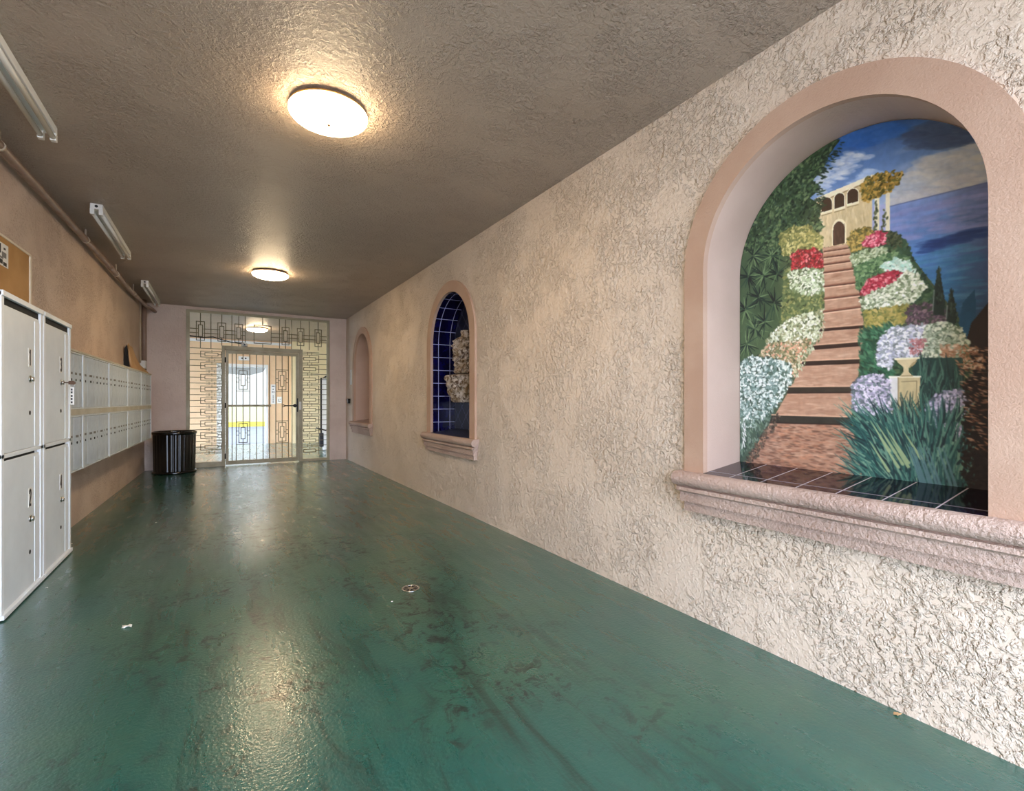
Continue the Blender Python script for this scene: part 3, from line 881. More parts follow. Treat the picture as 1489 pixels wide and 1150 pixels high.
prof = [(0.001, 1.42), (0.10, 1.42)] + [(r, z) for r, z in [(0.098, 1.45), (0.088, 1.48), (0.083, 1.51), (0.090, 1.54), (0.100, 1.57), (0.104, 1.60), (0.104, 1.625), (0.106, 1.65), (0.108, 1.675), (0.108, 1.70), (0.106, 1.725), (0.102, 1.75), (0.093, 1.775), (0.078, 1.795), (0.055, 1.805)]]
# refine profile
pf = []
for (a, b) in zip(prof[1:], prof[2:]):
    for k in range(5): pf.append((a[0]+(b[0]-a[0])*k/5, a[1]+(b[1]-a[1])*k/5))
pf.append(prof[-1])
build('bearded_head', MB().lathe((fx, fyc), pf, 120, headr), M_stone, t, smooth=True)
build('crest', MB().lathe((fx+0.02, fyc), [(0.060, 1.795), (0.052, 1.81), (0.046, 1.84), (0.052, 1.860), (0.058, 1.868), (0.055, 1.880), (0.02, 1.888)], 60, carved(8, 0.12, 9, 80)), M_stone, t, smooth=True)
bp = [(0.095, 1.105), (0.112, 1.108), (0.125, 1.13), (0.140, 1.16), (0.155, 1.20), (0.165, 1.24), (0.176, 1.28), (0.188, 1.32), (0.198, 1.355), (0.205, 1.38), (0.200, 1.395), (0.17, 1.398), (0.08, 1.41)]
pf = []
for (a, b) in zip(bp, bp[1:]):
    for k in range(5): pf.append((a[0]+(b[0]-a[0])*k/5, a[1]+(b[1]-a[1])*k/5))
pf.append(bp[-1])
w = MB().lathe((fx, fyc), pf, 120, carved(21, 0.12, 11, 55))
w.v = [(min(x, NX-0.002), y, z) for (x, y, z) in w.v]
build('basin', w, M_stone, t, smooth=True)
w = MB().box(2.335, NX-0.001, fyc-0.07, fyc+0.07, 1.12, 1.80)
build('wall_bracket', w, M_stone, t)
o = build('wall_outlet', MB().box(NX-0.03, NX-0.001, 4.685, 4.755, 0.985, 1.085), M_white, None, bev=0.008)
tag(o, 'small white outlet on the dark tiles below the stone fountain', 'outlet')

# ------------------------------------------------------------------ things in the court and the street
o = thing('intercom_panel', 'narrow white intercom panel on the peach wall beyond the gate', 'intercom', (1.22, BY, 1.30))
build('plate', MB().box(1.165, 1.280, BY-0.02, BY, 1.040, 1.560), M_white, o, bev=0.004)
w = MB()
w.box(1.190, 1.255, BY-0.022, BY-0.02, 1.505, 1.525)
for (x, z) in ((1.222, 1.43), (1.205, 1.36), (1.240, 1.36)): w.box(x-0.012, x+0.012, BY-0.023, BY-0.02, z-0.012, z+0.012)
for k in range(7): w.box(1.210, 1.236, BY-0.022, BY-0.02, 1.075+k*0.030, 1.088+k*0.030)
build('buttons', w, M_blackmatte, o)
o = thing('wall_sign', 'small white square sign with a grey mark beside the intercom', 'sign', (1.37, BY, 1.15))
build('plate', MB().box(1.318, 1.436, BY-0.012, BY, 1.060, 1.235), M_paper, o)
w = MB(); w.box(1.345, 1.357, BY-0.014, BY-0.012, 1.12, 1.18); w.box(1.345, 1.405, BY-0.014, BY-0.012, 1.108, 1.12); w.box(1.38, 1.41, BY-0.014, BY-0.012, 1.165, 1.177)
build('mark', w, M_greyink, o)
o = thing('exit_light', 'small white light box with dark dots above the street opening', 'light box', (0.5, BY, 2.22))
build('case', MB().box(0.42, 0.66, BY-0.06, BY, 2.17, 2.27), M_white, o, bev=0.005)
build('dots', MB().cyl((0.50, BY-0.065, 2.22), (0.50, BY-0.06, 2.22), 0.02, 12).cyl((0.58, BY-0.065, 2.22), (0.58, BY-0.06, 2.22), 0.02, 12), M_blackmatte, o)
o = thing('wall_lantern', 'black lantern with sloped cap on the yellow wall beyond the gate', 'lantern', (2.50, BY-0.36, 1.72))
w = MB().prism([(2.40, 1.74), (2.60, 1.80), (2.60, 1.86), (2.54, 1.85)], 'y', BY-0.44, BY-0.301)
build('cap', w, M_blackmatte, o)
build('body', MB().box(2.50, 2.58, BY-0.42, BY-0.341, 1.62, 1.76), M_black, o, bev=0.006)
o = thing('white_bin', 'small white box with a tilted black lid on the court floor right of the gate', 'box', (2.10, 11.55, 0))
build('body', MB().box(2.00, 2.22, 11.45, 11.62, 0.02, 0.36), M_white, o, bev=0.01)
build('side_panel', MB().box(1.92, 2.00, 11.46, 11.60, 0.10, 0.40), M_blackmatte, o, bev=0.006)
build('lid', MB().prism([(1.86, 0.50), (2.24, 0.39), (2.24, 0.42), (1.87, 0.53)], 'y', 11.43, 11.64), M_blackmatte, o)

t = thing('street_wall', 'low pale yellow wall with bright yellow foot across the street', 'wall', (0, 27.2, -0.12))
build('wall_body', MB().box(-14, 18, 27.0, 27.3, -0.125, 0.85), M_streetwall, t)
build('painted_foot', MB().box(-14, 18, 26.7, 27.0, -0.125, 0.10), M_yellow, t)
t = thing('street_building', 'bright pale building across the street seen through the gate', 'building', (0, 33, -0.12))
build('facade', MB().box(-20, 26, 32, 33, -0.125, 7.5), M_building, t)
w = MB()
for x in (-9, -4.5, 5.2, 10): w.box(x, x+1.4, 31.96, 32.0, 0.9, 2.6)
build('windows', w, M_canopy, t)
t = thing('grey_canopy', 'grey rounded canopy on posts across the street', 'canopy', (0, 27, -0.12))
outl = [(-3.5, 3.75), (-3.5, 2.75), (-0.2, 2.55), (0.6, 2.45), (1.3, 2.42), (1.9, 2.60), (2.1, 2.9), (2.1, 3.75)]
build('valance', MB().prism(outl, 'y', 27.6, 27.75), M_canopy, t)
build('post', MB().box(2.3, 2.42, 27.55, 27.67, -0.125, 4.1), M_white, t)
build('post', MB().box(-3.6, -3.48, 27.55, 27.67, -0.125, 4.1), M_white, t)
w = MB().box(-3.6, 2.42, 27.55, 27.67, 3.95, 4.15)
for (a, b) in (((0.2, 3.75), (2.3, 4.15)), ((0.2, 4.15), (2.3, 3.75))):
    dx, dz = b[0]-a[0], b[1]-a[1]; l = sqrt(dx*dx+dz*dz); nx, nz = -dz/l*0.05, dx/l*0.05
    w.prism([(a[0]+nx, a[1]+nz), (b[0]+nx, b[1]+nz), (b[0]-nx, b[1]-nz), (a[0]-nx, a[1]-nz)], 'y', 27.5, 27.55)
build('truss', w, M_white, t)

#PAINTING#

# ------------------------------------------------------------------ the garden stairway painting
# painted stroke by stroke on a canvas laid out on the plane of the panel; the reference points
# were read off the photograph and brought onto that plane
PCY, PR, PSP = NICHES[0][0]-0.0, NICHES[0][1]-0.003, NICHES[0][2]
PZ0 = SILL_Z + 0.040
PXP = NX - 0.006
cell = 0.0022
cy0, cy1, cz0, cz1 = PCY-PR, PCY+PR, PZ0, PSP+PR
CW, CH = int((cy1-cy0)/cell)+2, int((cz1-cz0)/cell)+2
canvas = np.zeros((CH, CW, 3), np.float32)
rng = np.random.default_rng(5)
_s, _c = sin(YAW), cos(YAW)
def pl(p):
    """photo point -> canvas column,row (float) on the panel"""
    u = (p[0]-744.5)/704; t_ = PXP/(_s+u*_c)
    Y = t_*(_c-u*_s); Z = EYE + t_*(583-p[1])/704
    return ((Y-cy0)/cell, (Z-cz0)/cell)
def hexc(*c): return np.array(c, np.float32)/255
yy, xx = np.mgrid[0:CH, 0:CW].astype(np.float32)
def inside(poly):
    P = [pl(p) for p in poly]; m = np.zeros((CH, CW), bool); n = len(P)
    for i in range(n):
        x1, y1 = P[i]; x2, y2 = P[(i+1) % n]
        if y1 == y2: continue
        c = ((y1 > yy) != (y2 > yy)) & (xx < (x2-x1)*(yy-y1)/(y2-y1)+x1)
        m ^= c
    return m
def smooth_noise(n, seed, aspect=(1, 1)):
    r = np.random.default_rng(seed)
    g_ = r.random((int(n*aspect[1])+3, int(n*aspect[0])+3)).astype(np.float32)
    gx = xx/CW*(g_.shape[1]-2.01); gy_ = yy/CH*(g_.shape[0]-2.01)
    ix, iy = gx.astype(int), gy_.astype(int); fx_, fy_ = gx-ix, gy_-iy
    fx_ = fx_*fx_*(3-2*fx_); fy_ = fy_*fy_*(3-2*fy_)
    return (g_[iy, ix]*(1-fx_)+g_[iy, ix+1]*fx_)*(1-fy_)+(g_[iy+1, ix]*(1-fx_)+g_[iy+1, ix+1]*fx_)*fy_
def fbm(n, seed, aspect=(1, 1)):
    return (smooth_noise(n, seed, aspect)*0.5+smooth_noise(n*2, seed+1, aspect)*0.27+smooth_noise(n*4, seed+2, aspect)*0.15+smooth_noise(n*8, seed+3, aspect)*0.08)
def fill(poly, c1, c2=None, nz=6, seed=1, soft=None, aspect=(1, 1)):
    m = inside(poly)
    f = fbm(nz, seed, aspect)[..., None] if c2 is not None else 0
    c = hexc(*c1) if c2 is None else hexc(*c1)*(1-f)+hexc(*c2)*f
    c = np.broadcast_to(c, canvas.shape)
    canvas[m] = c[m]
    return m
def dab(x, y, rx, ry, ang, col, a=1.0):
    R_ = max(rx, ry)+1.5
    x0, x1, y0, y1 = int(max(0, x-R_)), int(min(CW-1, x+R_))+1, int(max(0, y-R_)), int(min(CH-1, y+R_))+1
    if x0 >= x1 or y0 >= y1: return
    X = xx[y0:y1, x0:x1]-x; Y = yy[y0:y1, x0:x1]-y
    ca, sa = cos(ang), sin(ang)
    d = np.sqrt(((X*ca+Y*sa)/rx)**2+((-X*sa+Y*ca)/ry)**2)
    m = np.clip((1.0-d)*min(rx, ry)+0.5, 0, 1)[..., None]*a
    canvas[y0:y1, x0:x1] = canvas[y0:y1, x0:x1]*(1-m)+col*m
def line(p, q, wd, col, a=1.0, wd2=None):
    x1, y1 = pl(p); x2, y2 = pl(q); wd2 = wd if wd2 is None else wd2
    n = int(max(abs(x2-x1), abs(y2-y1))/max(0.6, min(wd, wd2)*0.6))+2
    for k in range(n):
        t_ = k/(n-1); dab(x1+(x2-x1)*t_, y1+(y2-y1)*t_, wd+(wd2-wd)*t_, wd+(wd2-wd)*t_, 0, col, a)
def scatter(poly, n, size, cols, ang=(0, pi), asp=2.0, a=0.9, jit=0.06, clump=None):
    m = inside(poly)
    if clump is not None: m &= fbm(clump[0], clump[1]) > clump[2]
    ys_, xs_ = np.nonzero(m)
    if len(xs_) == 0: return
    idx = rng.integers(0, len(xs_), n)
    for i in idx:
        c = hexc(*cols[rng.integers(len(cols))]) + rng.normal(0, jit)*0.7
        s_ = size*(0.6+0.8*rng.random())
        dab(xs_[i]+rng.normal(0, 1.2), ys_[i]+rng.normal(0, 1.2), s_*sqrt(asp), s_/sqrt(asp), ang[0]+(ang[1]-ang[0])*rng.random(), np.clip(c, 0, 1), a)
FULL = [(1040, 150), (1489, 150), (1489, 760), (1040, 760)]
# sky
h = (yy/CH)
px_h = pl((1294, 300))[1]; px_t = CH
f = np.clip((yy-px_h)/(px_t-px_h), 0, 1)[..., None]
canvas[:] = hexc(140, 165, 205)*(1-f)+hexc(48, 92, 158)*f
cl = np.clip((fbm(5, 40, (0.6, 2.2))-0.47)*4.0, 0, 1)[..., None]
canvas[:] = canvas*(1-cl*0.55)+hexc(176, 190, 210)*cl*0.55
for (poly, cols, n, s_) in (
    ([(1185, 262), (1215, 232), (1245, 218), (1262, 228), (1222, 262), (1190, 285)], [(214, 218, 224), (190, 204, 222), (230, 230, 228)], 130, 6),
    ([(1215, 285), (1262, 246), (1290, 250), (1250, 262)], [(150, 180, 218), (188, 202, 222)], 50, 5),
    ([(1310, 262), (1345, 232), (1390, 215), (1440, 205), (1440, 262), (1380, 285), (1300, 298)], [(176, 184, 194), (196, 196, 194), (156, 166, 182), (206, 204, 198)], 320, 9),
    ([(1300, 290), (1340, 270), (1440, 245), (1440, 262), (1300, 302)], [(206, 204, 200), (178, 180, 190)], 120, 6),
    ([(1310, 190), (1350, 178), (1400, 182), (1420, 205), (1370, 215), (1330, 215)], [(62, 84, 120), (74, 92, 124), (58, 74, 108)], 160, 8),
    ([(1200, 215), (1240, 192), (1290, 180), (1320, 190), (1260, 212)], [(44, 98, 176), (52, 108, 186), (66, 118, 192)], 130, 8)):
    scatter(poly, n, s_, cols, (0.15, 0.55), 3.2, 0.30, 0.02)
# sea
sea = inside([(1200, 322), (1294, 300), (1440, 264), (1440, 560), (1200, 560)])
top_, bot_ = pl((1340, 290))[1], pl((1340, 480))[1]
f = np.clip((top_-yy)/(top_-bot_), 0, 1)[..., None]
seac = np.where(f < 0.45, hexc(120, 142, 190)*(1-f/0.45)+hexc(78, 122, 180)*(f/0.45), hexc(78, 122, 180)*(1-(f-0.45)/0.55)+hexc(24, 84, 112)*((f-0.45)/0.55))
r_ = fbm(5, 60, (0.5, 5))[..., None]
seac = seac*(0.86+0.28*r_)
rightf = np.clip((pl((1375, 400))[0]-xx)/(pl((1375, 400))[0]-pl((1436, 400))[0]), 0, 1)[..., None]
seac = seac*(1-0.42*rightf)+hexc(66, 62, 96)*0.42*rightf
canvas[sea] = seac[sea]
scatter([(1296, 305), (1436, 275), (1436, 330), (1300, 350)], 120, 7, [(150, 150, 196), (130, 140, 190), (112, 128, 184)], (0.05, 0.2), 5, 0.30, 0.02)
scatter([(1345, 352), (1436, 328), (1436, 342), (1345, 366)], 90, 6, [(28, 56, 110), (36, 66, 124)], (0.05, 0.2), 5, 0.35, 0.02)
scatter([(1310, 380), (1420, 350), (1420, 450), (1330, 420)], 120, 6, [(60, 120, 160), (46, 108, 150), (90, 150, 186)], (0.0, 0.15), 6, 0.28, 0.02)
line((1294, 300), (1437, 265), 0.9, hexc(96, 108, 150), 0.7)
# house
fill([(1186, 292), (1268, 258), (1268, 345), (1230, 365), (1194, 366), (1188, 320)], (222, 204, 164), (196, 176, 132), 7, 70)
scatter([(1190, 300), (1266, 270), (1266, 338), (1196, 356)], 160, 3.2, [(206, 186, 138), (232, 216, 180), (186, 164, 118)], (1.3, 1.8), 5, 0.35, 0.02)
fill([(1184, 289), (1268, 254), (1296, 252), (1296, 258), (1268, 262), (1186, 297)], (238, 226, 196))
line((1187, 296), (1268, 262), 1.0, hexc(150, 126, 86), 0.8)
def archwin(x0, x1, yb0, yb1, yt0, yt1, col):
    n = 10; pts = [(x0, yb0), (x0, yt0+(yb0-yt0)*0.35)]
    for k in range(1, n):
        t_ = k/n; pts.append((x0+(x1-x0)*(0.5-0.5*cos(pi*t_)), (yt0+(yt1-yt0)*t_)+(yb0-yt0)*0.35*(1-sin(pi*t_))))
    pts += [(x1, yt1+(yb1-yt1)*0.35), (x1, yb1)]
    fill(pts, col)
for (x0, x1, yb0, yb1, yt0, yt1) in ((1193.6, 1210.3, 310, 306, 287, 284), (1212.0, 1229.0, 305, 301, 281, 277.5), (1231.0, 1248.8, 298.5, 294.5, 274.5, 271)):
    archwin(x0, x1, yb0, yb1, yt0, yt1, (240, 228, 198))
for (x0, x1, yb0, yb1, yt0, yt1) in ((1194.8, 1209.3, 308.5, 304.5, 288.5, 286), (1213.3, 1227.9, 303.5, 299.5, 282.5, 279.5), (1232.2, 1247.7, 296.5, 292.5, 276, 273)):
    archwin(x0, x1, yb0, yb1, yt0, yt1, (62, 44, 30))
    line((x0, yb0+2.5), (x1, yb1+2.5), 1.7, hexc(236, 224, 190)); line((x0, yb0+5), (x1, yb1+5), 0.8, hexc(160, 138, 96))
archwin(1210, 1231, 357, 353, 319, 317, (236, 222, 188)); archwin(1211.5, 1228.3, 357, 353.5, 323, 321, (78, 56, 44))
scatter([(1213, 330), (1227, 328), (1227, 352), (1213, 355)], 14, 3, [(104, 76, 60), (60, 42, 32)], (1.4, 1.7), 4, 0.4, 0.01)
fill([(1268, 300), (1290, 296), (1292, 340), (1268, 340)], (184, 176, 206), (150, 166, 206), 6, 75)
for x in (1275, 1290.5): fill([(x-3.2, 280), (x+3.4, 279), (x+3.4, 341), (x-3.2, 341)], (236, 230, 206), (214, 204, 172), 9, 77)
scatter([(1271, 292), (1276, 292), (1275, 330), (1272, 334)], 16, 2.3, [(56, 66, 40), (84, 92, 60)], (1, 2), 2, 0.9)
scatter([(1284, 305), (1290, 300), (1287, 336), (1283, 338)], 16, 2.3, [(56, 66, 40), (84, 92, 60)], (1, 2), 2, 0.9)
VINE = [(1252, 270), (1262, 258), (1278, 251), (1300, 250), (1312, 252), (1310, 262), (1296, 278), (1280, 284), (1262, 293), (1254, 290)]
scatter(VINE, 420, 2.5, [(120, 100, 40), (168, 132, 56), (96, 92, 40), (150, 120, 50), (196, 160, 84), (70, 66, 28)], (0, pi), 1.8, 0.95)
# ground tone under all the planting
fill([(1060, 420), (1150, 372), (1194, 360), (1236, 355), (1300, 340), (1440, 520), (1440, 760), (1040, 760)], (58, 74, 54), (80, 92, 66), 10, 79)
# trees on the left
TREE = [(1070, 560), (1070, 330), (1085, 300), (1120, 262), (1150, 232), (1180, 210), (1204, 200), (1222, 203), (1205, 226), (1196, 246), (1182, 262), (1192, 274), (1178, 288), (1196, 300), (1190, 316), (1198, 330), (1178, 352), (1150, 372), (1140, 420), (1130, 470), (1110, 520)]
fill(TREE, (44, 62, 40), (72, 92, 62), 9, 81)
scatter(TREE, 2600, 2.6, [(30, 48, 32), (52, 76, 48), (78, 104, 66), (98, 120, 84), (40, 60, 44), (66, 88, 70), (24, 36, 26)], (0, pi), 2.2, 0.85, 0.03)
scatter([(1180, 250), (1226, 206), (1224, 212), (1200, 262)], 70, 2.2, [(40, 58, 40), (26, 42, 30)], (0.2, 0.9), 3, 0.9)
scatter([(1184, 268), (1196, 264), (1200, 300), (1190, 305)], 50, 2.0, [(52, 74, 48), (34, 50, 34)], (0, 1), 3, 0.9)
scatter(TREE, 300, 3.2, [(118, 140, 96), (134, 150, 104), (96, 122, 78)], (0, pi), 2, 0.6, 0.03, clump=(9, 83, 0.55))
PALM = [(1072, 372), (1100, 362), (1142, 374), (1146, 400), (1140, 452), (1118, 505), (1078, 530)]
fill(PALM, (52, 72, 50), (84, 104, 70), 8, 85)
for (cx_, cy_) in ((1096, 372), (1122, 372), (1110, 400), (1088, 402), (1130, 398), (1104, 432), (1084, 450), (1126, 440), (1098, 478), (1086, 500), (1112, 468)):
    for k in range(26):
        a_ = rng.uniform(0, 2*pi); l_ = rng.uniform(11, 27)
        col_ = hexc(*[(24, 40, 34), (30, 48, 40), (88, 112, 74), (110, 134, 92), (20, 30, 28), (46, 70, 54)][rng.integers(6)])
        line((cx_+2*cos(a_), cy_+3*sin(a_)), (cx_+l_*cos(a_)*0.8, cy_+l_*sin(a_)), 1.7, col_, 0.85, 0.5)
# bushes on the left of the steps
def bush(poly, base1, base2, cols, n, size, seed, clump=0.0, shadow=None):
    fill(poly, base1, base2, 10, seed)
    scatter(poly, int(n*0.6), size*1.0, [base1, base2, tuple(int(c_*0.7) for c_ in base1)], (0, pi), 2, 0.8, 0.03)
    scatter(poly, n, size, cols, (0, pi), 1.8, 0.92, 0.04)
bush([(1132, 342), (1150, 330), (1176, 328), (1196, 345), (1196, 362), (1170, 372), (1138, 372)], (120, 124, 72), (150, 148, 88), [(186, 176, 110), (206, 196, 132), (160, 154, 92), (110, 116, 66)], 330, 2.6, 91)
bush([(1140, 392), (1160, 384), (1198, 384), (1199, 436), (1190, 470), (1134, 478), (1138, 430)], (82, 100, 62), (110, 122, 80), [(126, 134, 84), (150, 152, 96), (92, 110, 66), (76, 94, 56)], 420, 2.6, 93)
bush([(1150, 372), (1162, 363), (1186, 362), (1198, 372), (1198, 388), (1170, 390), (1152, 392)], (120, 36, 40), (96, 44, 40), [(176, 38, 50), (198, 54, 66), (150, 28, 40), (222, 120, 124), (104, 30, 34)], 240, 2.3, 95)
bush([(1146, 396), (1170, 389), (1199, 392), (1199, 424), (1176, 430), (1150, 422)], (92, 110, 74), (120, 130, 96), [(214, 220, 196), (236, 238, 220), (176, 192, 150), (120, 138, 96)], 380, 2.3, 97)
bush([(1128, 478), (1150, 462), (1176, 455), (1197, 450), (1196, 478), (1184, 500), (1160, 512), (1120, 510), (1112, 496)], (96, 110, 76), (126, 134, 96), [(222, 224, 200), (238, 238, 222), (190, 196, 160), (150, 150, 110)], 620, 2.5, 99)
bush([(1116, 500), (1180, 492), (1178, 514), (1168, 528), (1158, 546), (1110, 540), (1100, 520)], (112, 112, 78), (140, 126, 92), [(206, 182, 148), (226, 214, 190), (168, 152, 112), (214, 160, 130), (118, 124, 86)], 520, 2.4, 101)
bush([(1070, 530), (1090, 518), (1118, 520), (1150, 528), (1152, 556), (1140, 576), (1120, 604), (1096, 628), (1070, 636)], (74, 96, 84), (100, 118, 100), [(190, 204, 196), (222, 230, 222), (142, 164, 156), (104, 130, 120), (236, 240, 232)], 1050, 2.7, 103)
fill([(1070, 622), (1098, 622), (1128, 596), (1122, 618), (1104, 650), (1090, 676), (1070, 676)], (58, 78, 66), (86, 104, 84), 12, 105)
scatter([(1070, 610), (1100, 612), (1128, 592), (1108, 640), (1070, 670)], 260, 2.6, [(70, 96, 80), (98, 122, 100), (48, 66, 58), (128, 148, 132)], (0.6, 2.0), 3, 0.8, 0.03)
# steps
STEPS = [(1196, 360), (1232, 355), (1236, 362), (1240, 379), (1243, 396), (1246, 411), (1250, 428), (1252, 446), (1257, 474), (1254, 500), (1250, 524), (1246, 566), (1240, 590), (1238, 612), (1246, 650), (1262, 705), (1075, 690), (1092, 660), (1122, 612), (1147, 568), (1168, 528), (1184, 504), (1195, 479), (1199, 453), (1199, 416), (1198, 385)]
fill(STEPS, (196, 158, 132), (170, 130, 106), 14, 111, aspect=(0.6, 3))
low = inside(STEPS) & (yy < pl((1160, 560))[1]+0*xx)
dk = np.clip((pl((1160, 560))[1]-yy)/(pl((1160, 560))[1]), 0, 1)[..., None]*fbm(9, 113, (0.6, 3))[..., None]
canvas[low] = (canvas*(1-dk*0.55)+hexc(112, 74, 58)*dk*0.55)[low]
scatter(STEPS, 900, 3.4, [(206, 172, 146), (176, 132, 104), (152, 108, 84), (216, 186, 160)], (-0.12, 0.12), 6, 0.30, 0.02)
scatter([(1090, 668), (1125, 615), (1238, 618), (1262, 705), (1078, 690)], 520, 3.0, [(120, 78, 62), (96, 66, 54), (168, 116, 88), (196, 140, 108), (86, 62, 52)], (-0.2, 0.2), 4, 0.45, 0.03)
rng2 = rng
for (a_, b_, th_) in (((1198, 366), (1234, 360.5), 1.0), ((1198, 374.5), (1236, 369.5), 1.2), ((1198, 385), (1240, 379), 1.4), ((1198, 396.5), (1242, 390.5), 1.6), ((1199, 416.5), (1245, 411), 2.0), ((1199, 434.5), (1250, 428.5), 2.2), ((1198, 453.5), (1251, 446.5), 2.5)):
    line(a_, b_, th_, hexc(92, 56, 46), 0.95); line((a_[0], a_[1]+2.2), (b_[0], b_[1]+2.2), th_*0.6, hexc(224, 190, 160), 0.6)
    line((a_[0], a_[1]-1.6), (b_[0], b_[1]-1.6), th_*0.6, hexc(150, 104, 82), 0.5)
for (a_, b_, th_, cc) in (((1194, 479), (1256, 474), 3.6, (74, 46, 38)), ((1182, 505), (1251, 499.5), 5.0, (66, 46, 38)), ((1167, 528), (1250, 524.5), 5.4, (64, 48, 40)), ((1147, 567), (1246, 566), 7.6, (72, 62, 52)), ((1122, 609), (1239, 612), 9.6, (66, 62, 54))):
    fill([(a_[0], a_[1]-th_*0.55), (b_[0], b_[1]-th_*0.55), (b_[0], b_[1]+th_*0.6), (a_[0]-3, a_[1]+th_*0.6)], cc, tuple(int(v_*0.62) for v_ in cc), 20, int(a_[0]), aspect=(0.5, 3))
    line((a_[0], a_[1]-th_*0.62), (b_[0], b_[1]-th_*0.62), 1.3, hexc(214, 172, 142), 0.7)
    line((a_[0]-2, a_[1]+th_*0.6), (b_[0], b_[1]+th_*0.6), 1.1, hexc(44, 28, 24), 0.7)
scatter([(1076, 680), (1092, 655), (1130, 600), (1136, 606), (1104, 660), (1088, 684)], 160, 2.4, [(64, 50, 44), (84, 78, 66), (110, 90, 74)], (0, pi), 1.5, 0.7)
for (poly) in ([(1186, 470), (1198, 452), (1200, 478), (1186, 506), (1176, 512)], [(1160, 520), (1182, 500), (1170, 532), (1152, 558)]):
    scatter(poly, 60, 2.1, [(214, 216, 190), (190, 194, 160), (104, 116, 80)], (0.8, 2.0), 2.5, 0.9)
# garden on the right of the steps
HILL = [(1232, 350), (1262, 334), (1296, 336), (1318, 350), (1326, 372), (1338, 392), (1352, 412), (1372, 440), (1396, 470), (1420, 500), (1436, 520), (1436, 745), (1262, 720), (1246, 650), (1238, 612), (1246, 566), (1252, 524), (1257, 474), (1250, 428), (1243, 396), (1236, 362)]
fill(HILL, (44, 70, 50), (70, 96, 66), 12, 121)
scatter(HILL, 2600, 2.8, [(38, 62, 44), (62, 88, 58), (84, 108, 74), (30, 50, 40), (52, 80, 62)], (0, pi), 2, 0.8, 0.03)
bush([(1232, 352), (1238, 336), (1262, 330), (1276, 340), (1266, 358), (1240, 366)], (112, 100, 54), (140, 122, 64), [(176, 146, 72), (196, 168, 96), (120, 104, 54), (88, 88, 48)], 230, 2.3, 123)
bush([(1254, 356), (1262, 344), (1276, 336), (1292, 340), (1292, 352), (1272, 360)], (110, 46, 54), (120, 66, 70), [(196, 70, 96), (222, 110, 130), (164, 44, 66), (238, 160, 170)], 190, 2.1, 125)
scatter([(1292, 336), (1308, 342), (1316, 356), (1300, 360), (1288, 352)], 110, 2.2, [(38, 52, 38), (60, 74, 50), (84, 90, 64)], (0, pi), 2, 0.95)
bush([(1236, 372), (1262, 362), (1288, 360), (1290, 372), (1262, 384), (1240, 388)], (86, 104, 70), (112, 126, 88), [(206, 212, 180), (180, 194, 160), (132, 150, 108)], 220, 2.1, 127)
bush([(1242, 390), (1270, 376), (1300, 366), (1320, 374), (1326, 392), (1300, 402), (1262, 412), (1246, 420)], (64, 98, 68), (92, 124, 84), [(110, 142, 96), (80, 116, 76), (60, 92, 62), (134, 160, 116)], 420, 2.4, 129)
scatter([(1278, 386), (1302, 374), (1322, 380), (1330, 396), (1296, 398)], 190, 2.2, [(198, 224, 206), (166, 206, 190), (222, 236, 222)], (0, pi), 1.8, 0.9)
bush([(1250, 424), (1264, 406), (1292, 394), (1312, 396), (1306, 410), (1280, 420), (1258, 432)], (108, 44, 52), (120, 70, 66), [(176, 46, 66), (200, 84, 100), (148, 36, 52), (222, 140, 146)], 300, 2.2, 131)
bush([(1250, 436), (1270, 424), (1300, 412), (1318, 394), (1334, 398), (1346, 418), (1330, 436), (1296, 448), (1254, 450)], (96, 112, 82), (124, 138, 104), [(222, 224, 202), (238, 238, 220), (186, 196, 164), (130, 144, 108)], 640, 2.3, 133)
bush([(1256, 452), (1300, 446), (1330, 444), (1336, 462), (1300, 474), (1258, 480)], (112, 116, 66), (140, 136, 80), [(168, 154, 84), (142, 136, 74), (110, 118, 66), (190, 170, 104)], 380, 2.5, 135)
bush([(1320, 448), (1346, 440), (1374, 450), (1380, 470), (1350, 480), (1318, 474)], (70, 60, 66), (92, 78, 84), [(110, 88, 100), (76, 62, 72), (132, 108, 114), (60, 70, 56)], 300, 2.5, 137)
for (cx_, yt_, yb_, wd_) in ((1365, 385, 458, 9.5), (1383.5, 418, 470, 8.5)):
    fill([(cx_, yt_), (cx_+wd_*0.55, yt_+(yb_-yt_)*0.4), (cx_+wd_, yt_+(yb_-yt_)*0.75), (cx_+wd_*0.8, yb_), (cx_-wd_*0.8, yb_), (cx_-wd_, yt_+(yb_-yt_)*0.7), (cx_-wd_*0.5, yt_+(yb_-yt_)*0.35)], (22, 36, 34), (36, 54, 44), 20, 139)
    scatter([(cx_, yt_+4), (cx_+wd_*0.8, yt_+(yb_-yt_)*0.75), (cx_-wd_*0.8, yt_+(yb_-yt_)*0.75)], 60, 1.8, [(20, 32, 30), (48, 68, 52), (30, 46, 40)], (1.2, 1.9), 2.5, 0.8)
    line((cx_-wd_*0.7, yt_+(yb_-yt_)*0.5), (cx_-wd_*0.9, yb_-6), 0.8, hexc(150, 160, 150), 0.4)
scatter([(1248, 478), (1300, 470), (1300, 560), (1250, 560), (1250, 520)], 420, 3.0, [(48, 96, 70), (66, 118, 88), (38, 74, 58), (86, 134, 100)], (0.2, 1.4), 3, 0.75, 0.03)
SEA2 = [(1394, 470), (1400, 440), (1418, 420), (1420, 500), (1406, 498)]
fill(SEA2, (22, 72, 104), (30, 88, 120), 12, 141)
DARK = [(1412, 470), (1440, 436), (1440, 745), (1398, 740), (1404, 660), (1408, 580), (1416, 530), (1404, 500)]
fill(DARK, (26, 18, 16), (44, 32, 26), 14, 143)
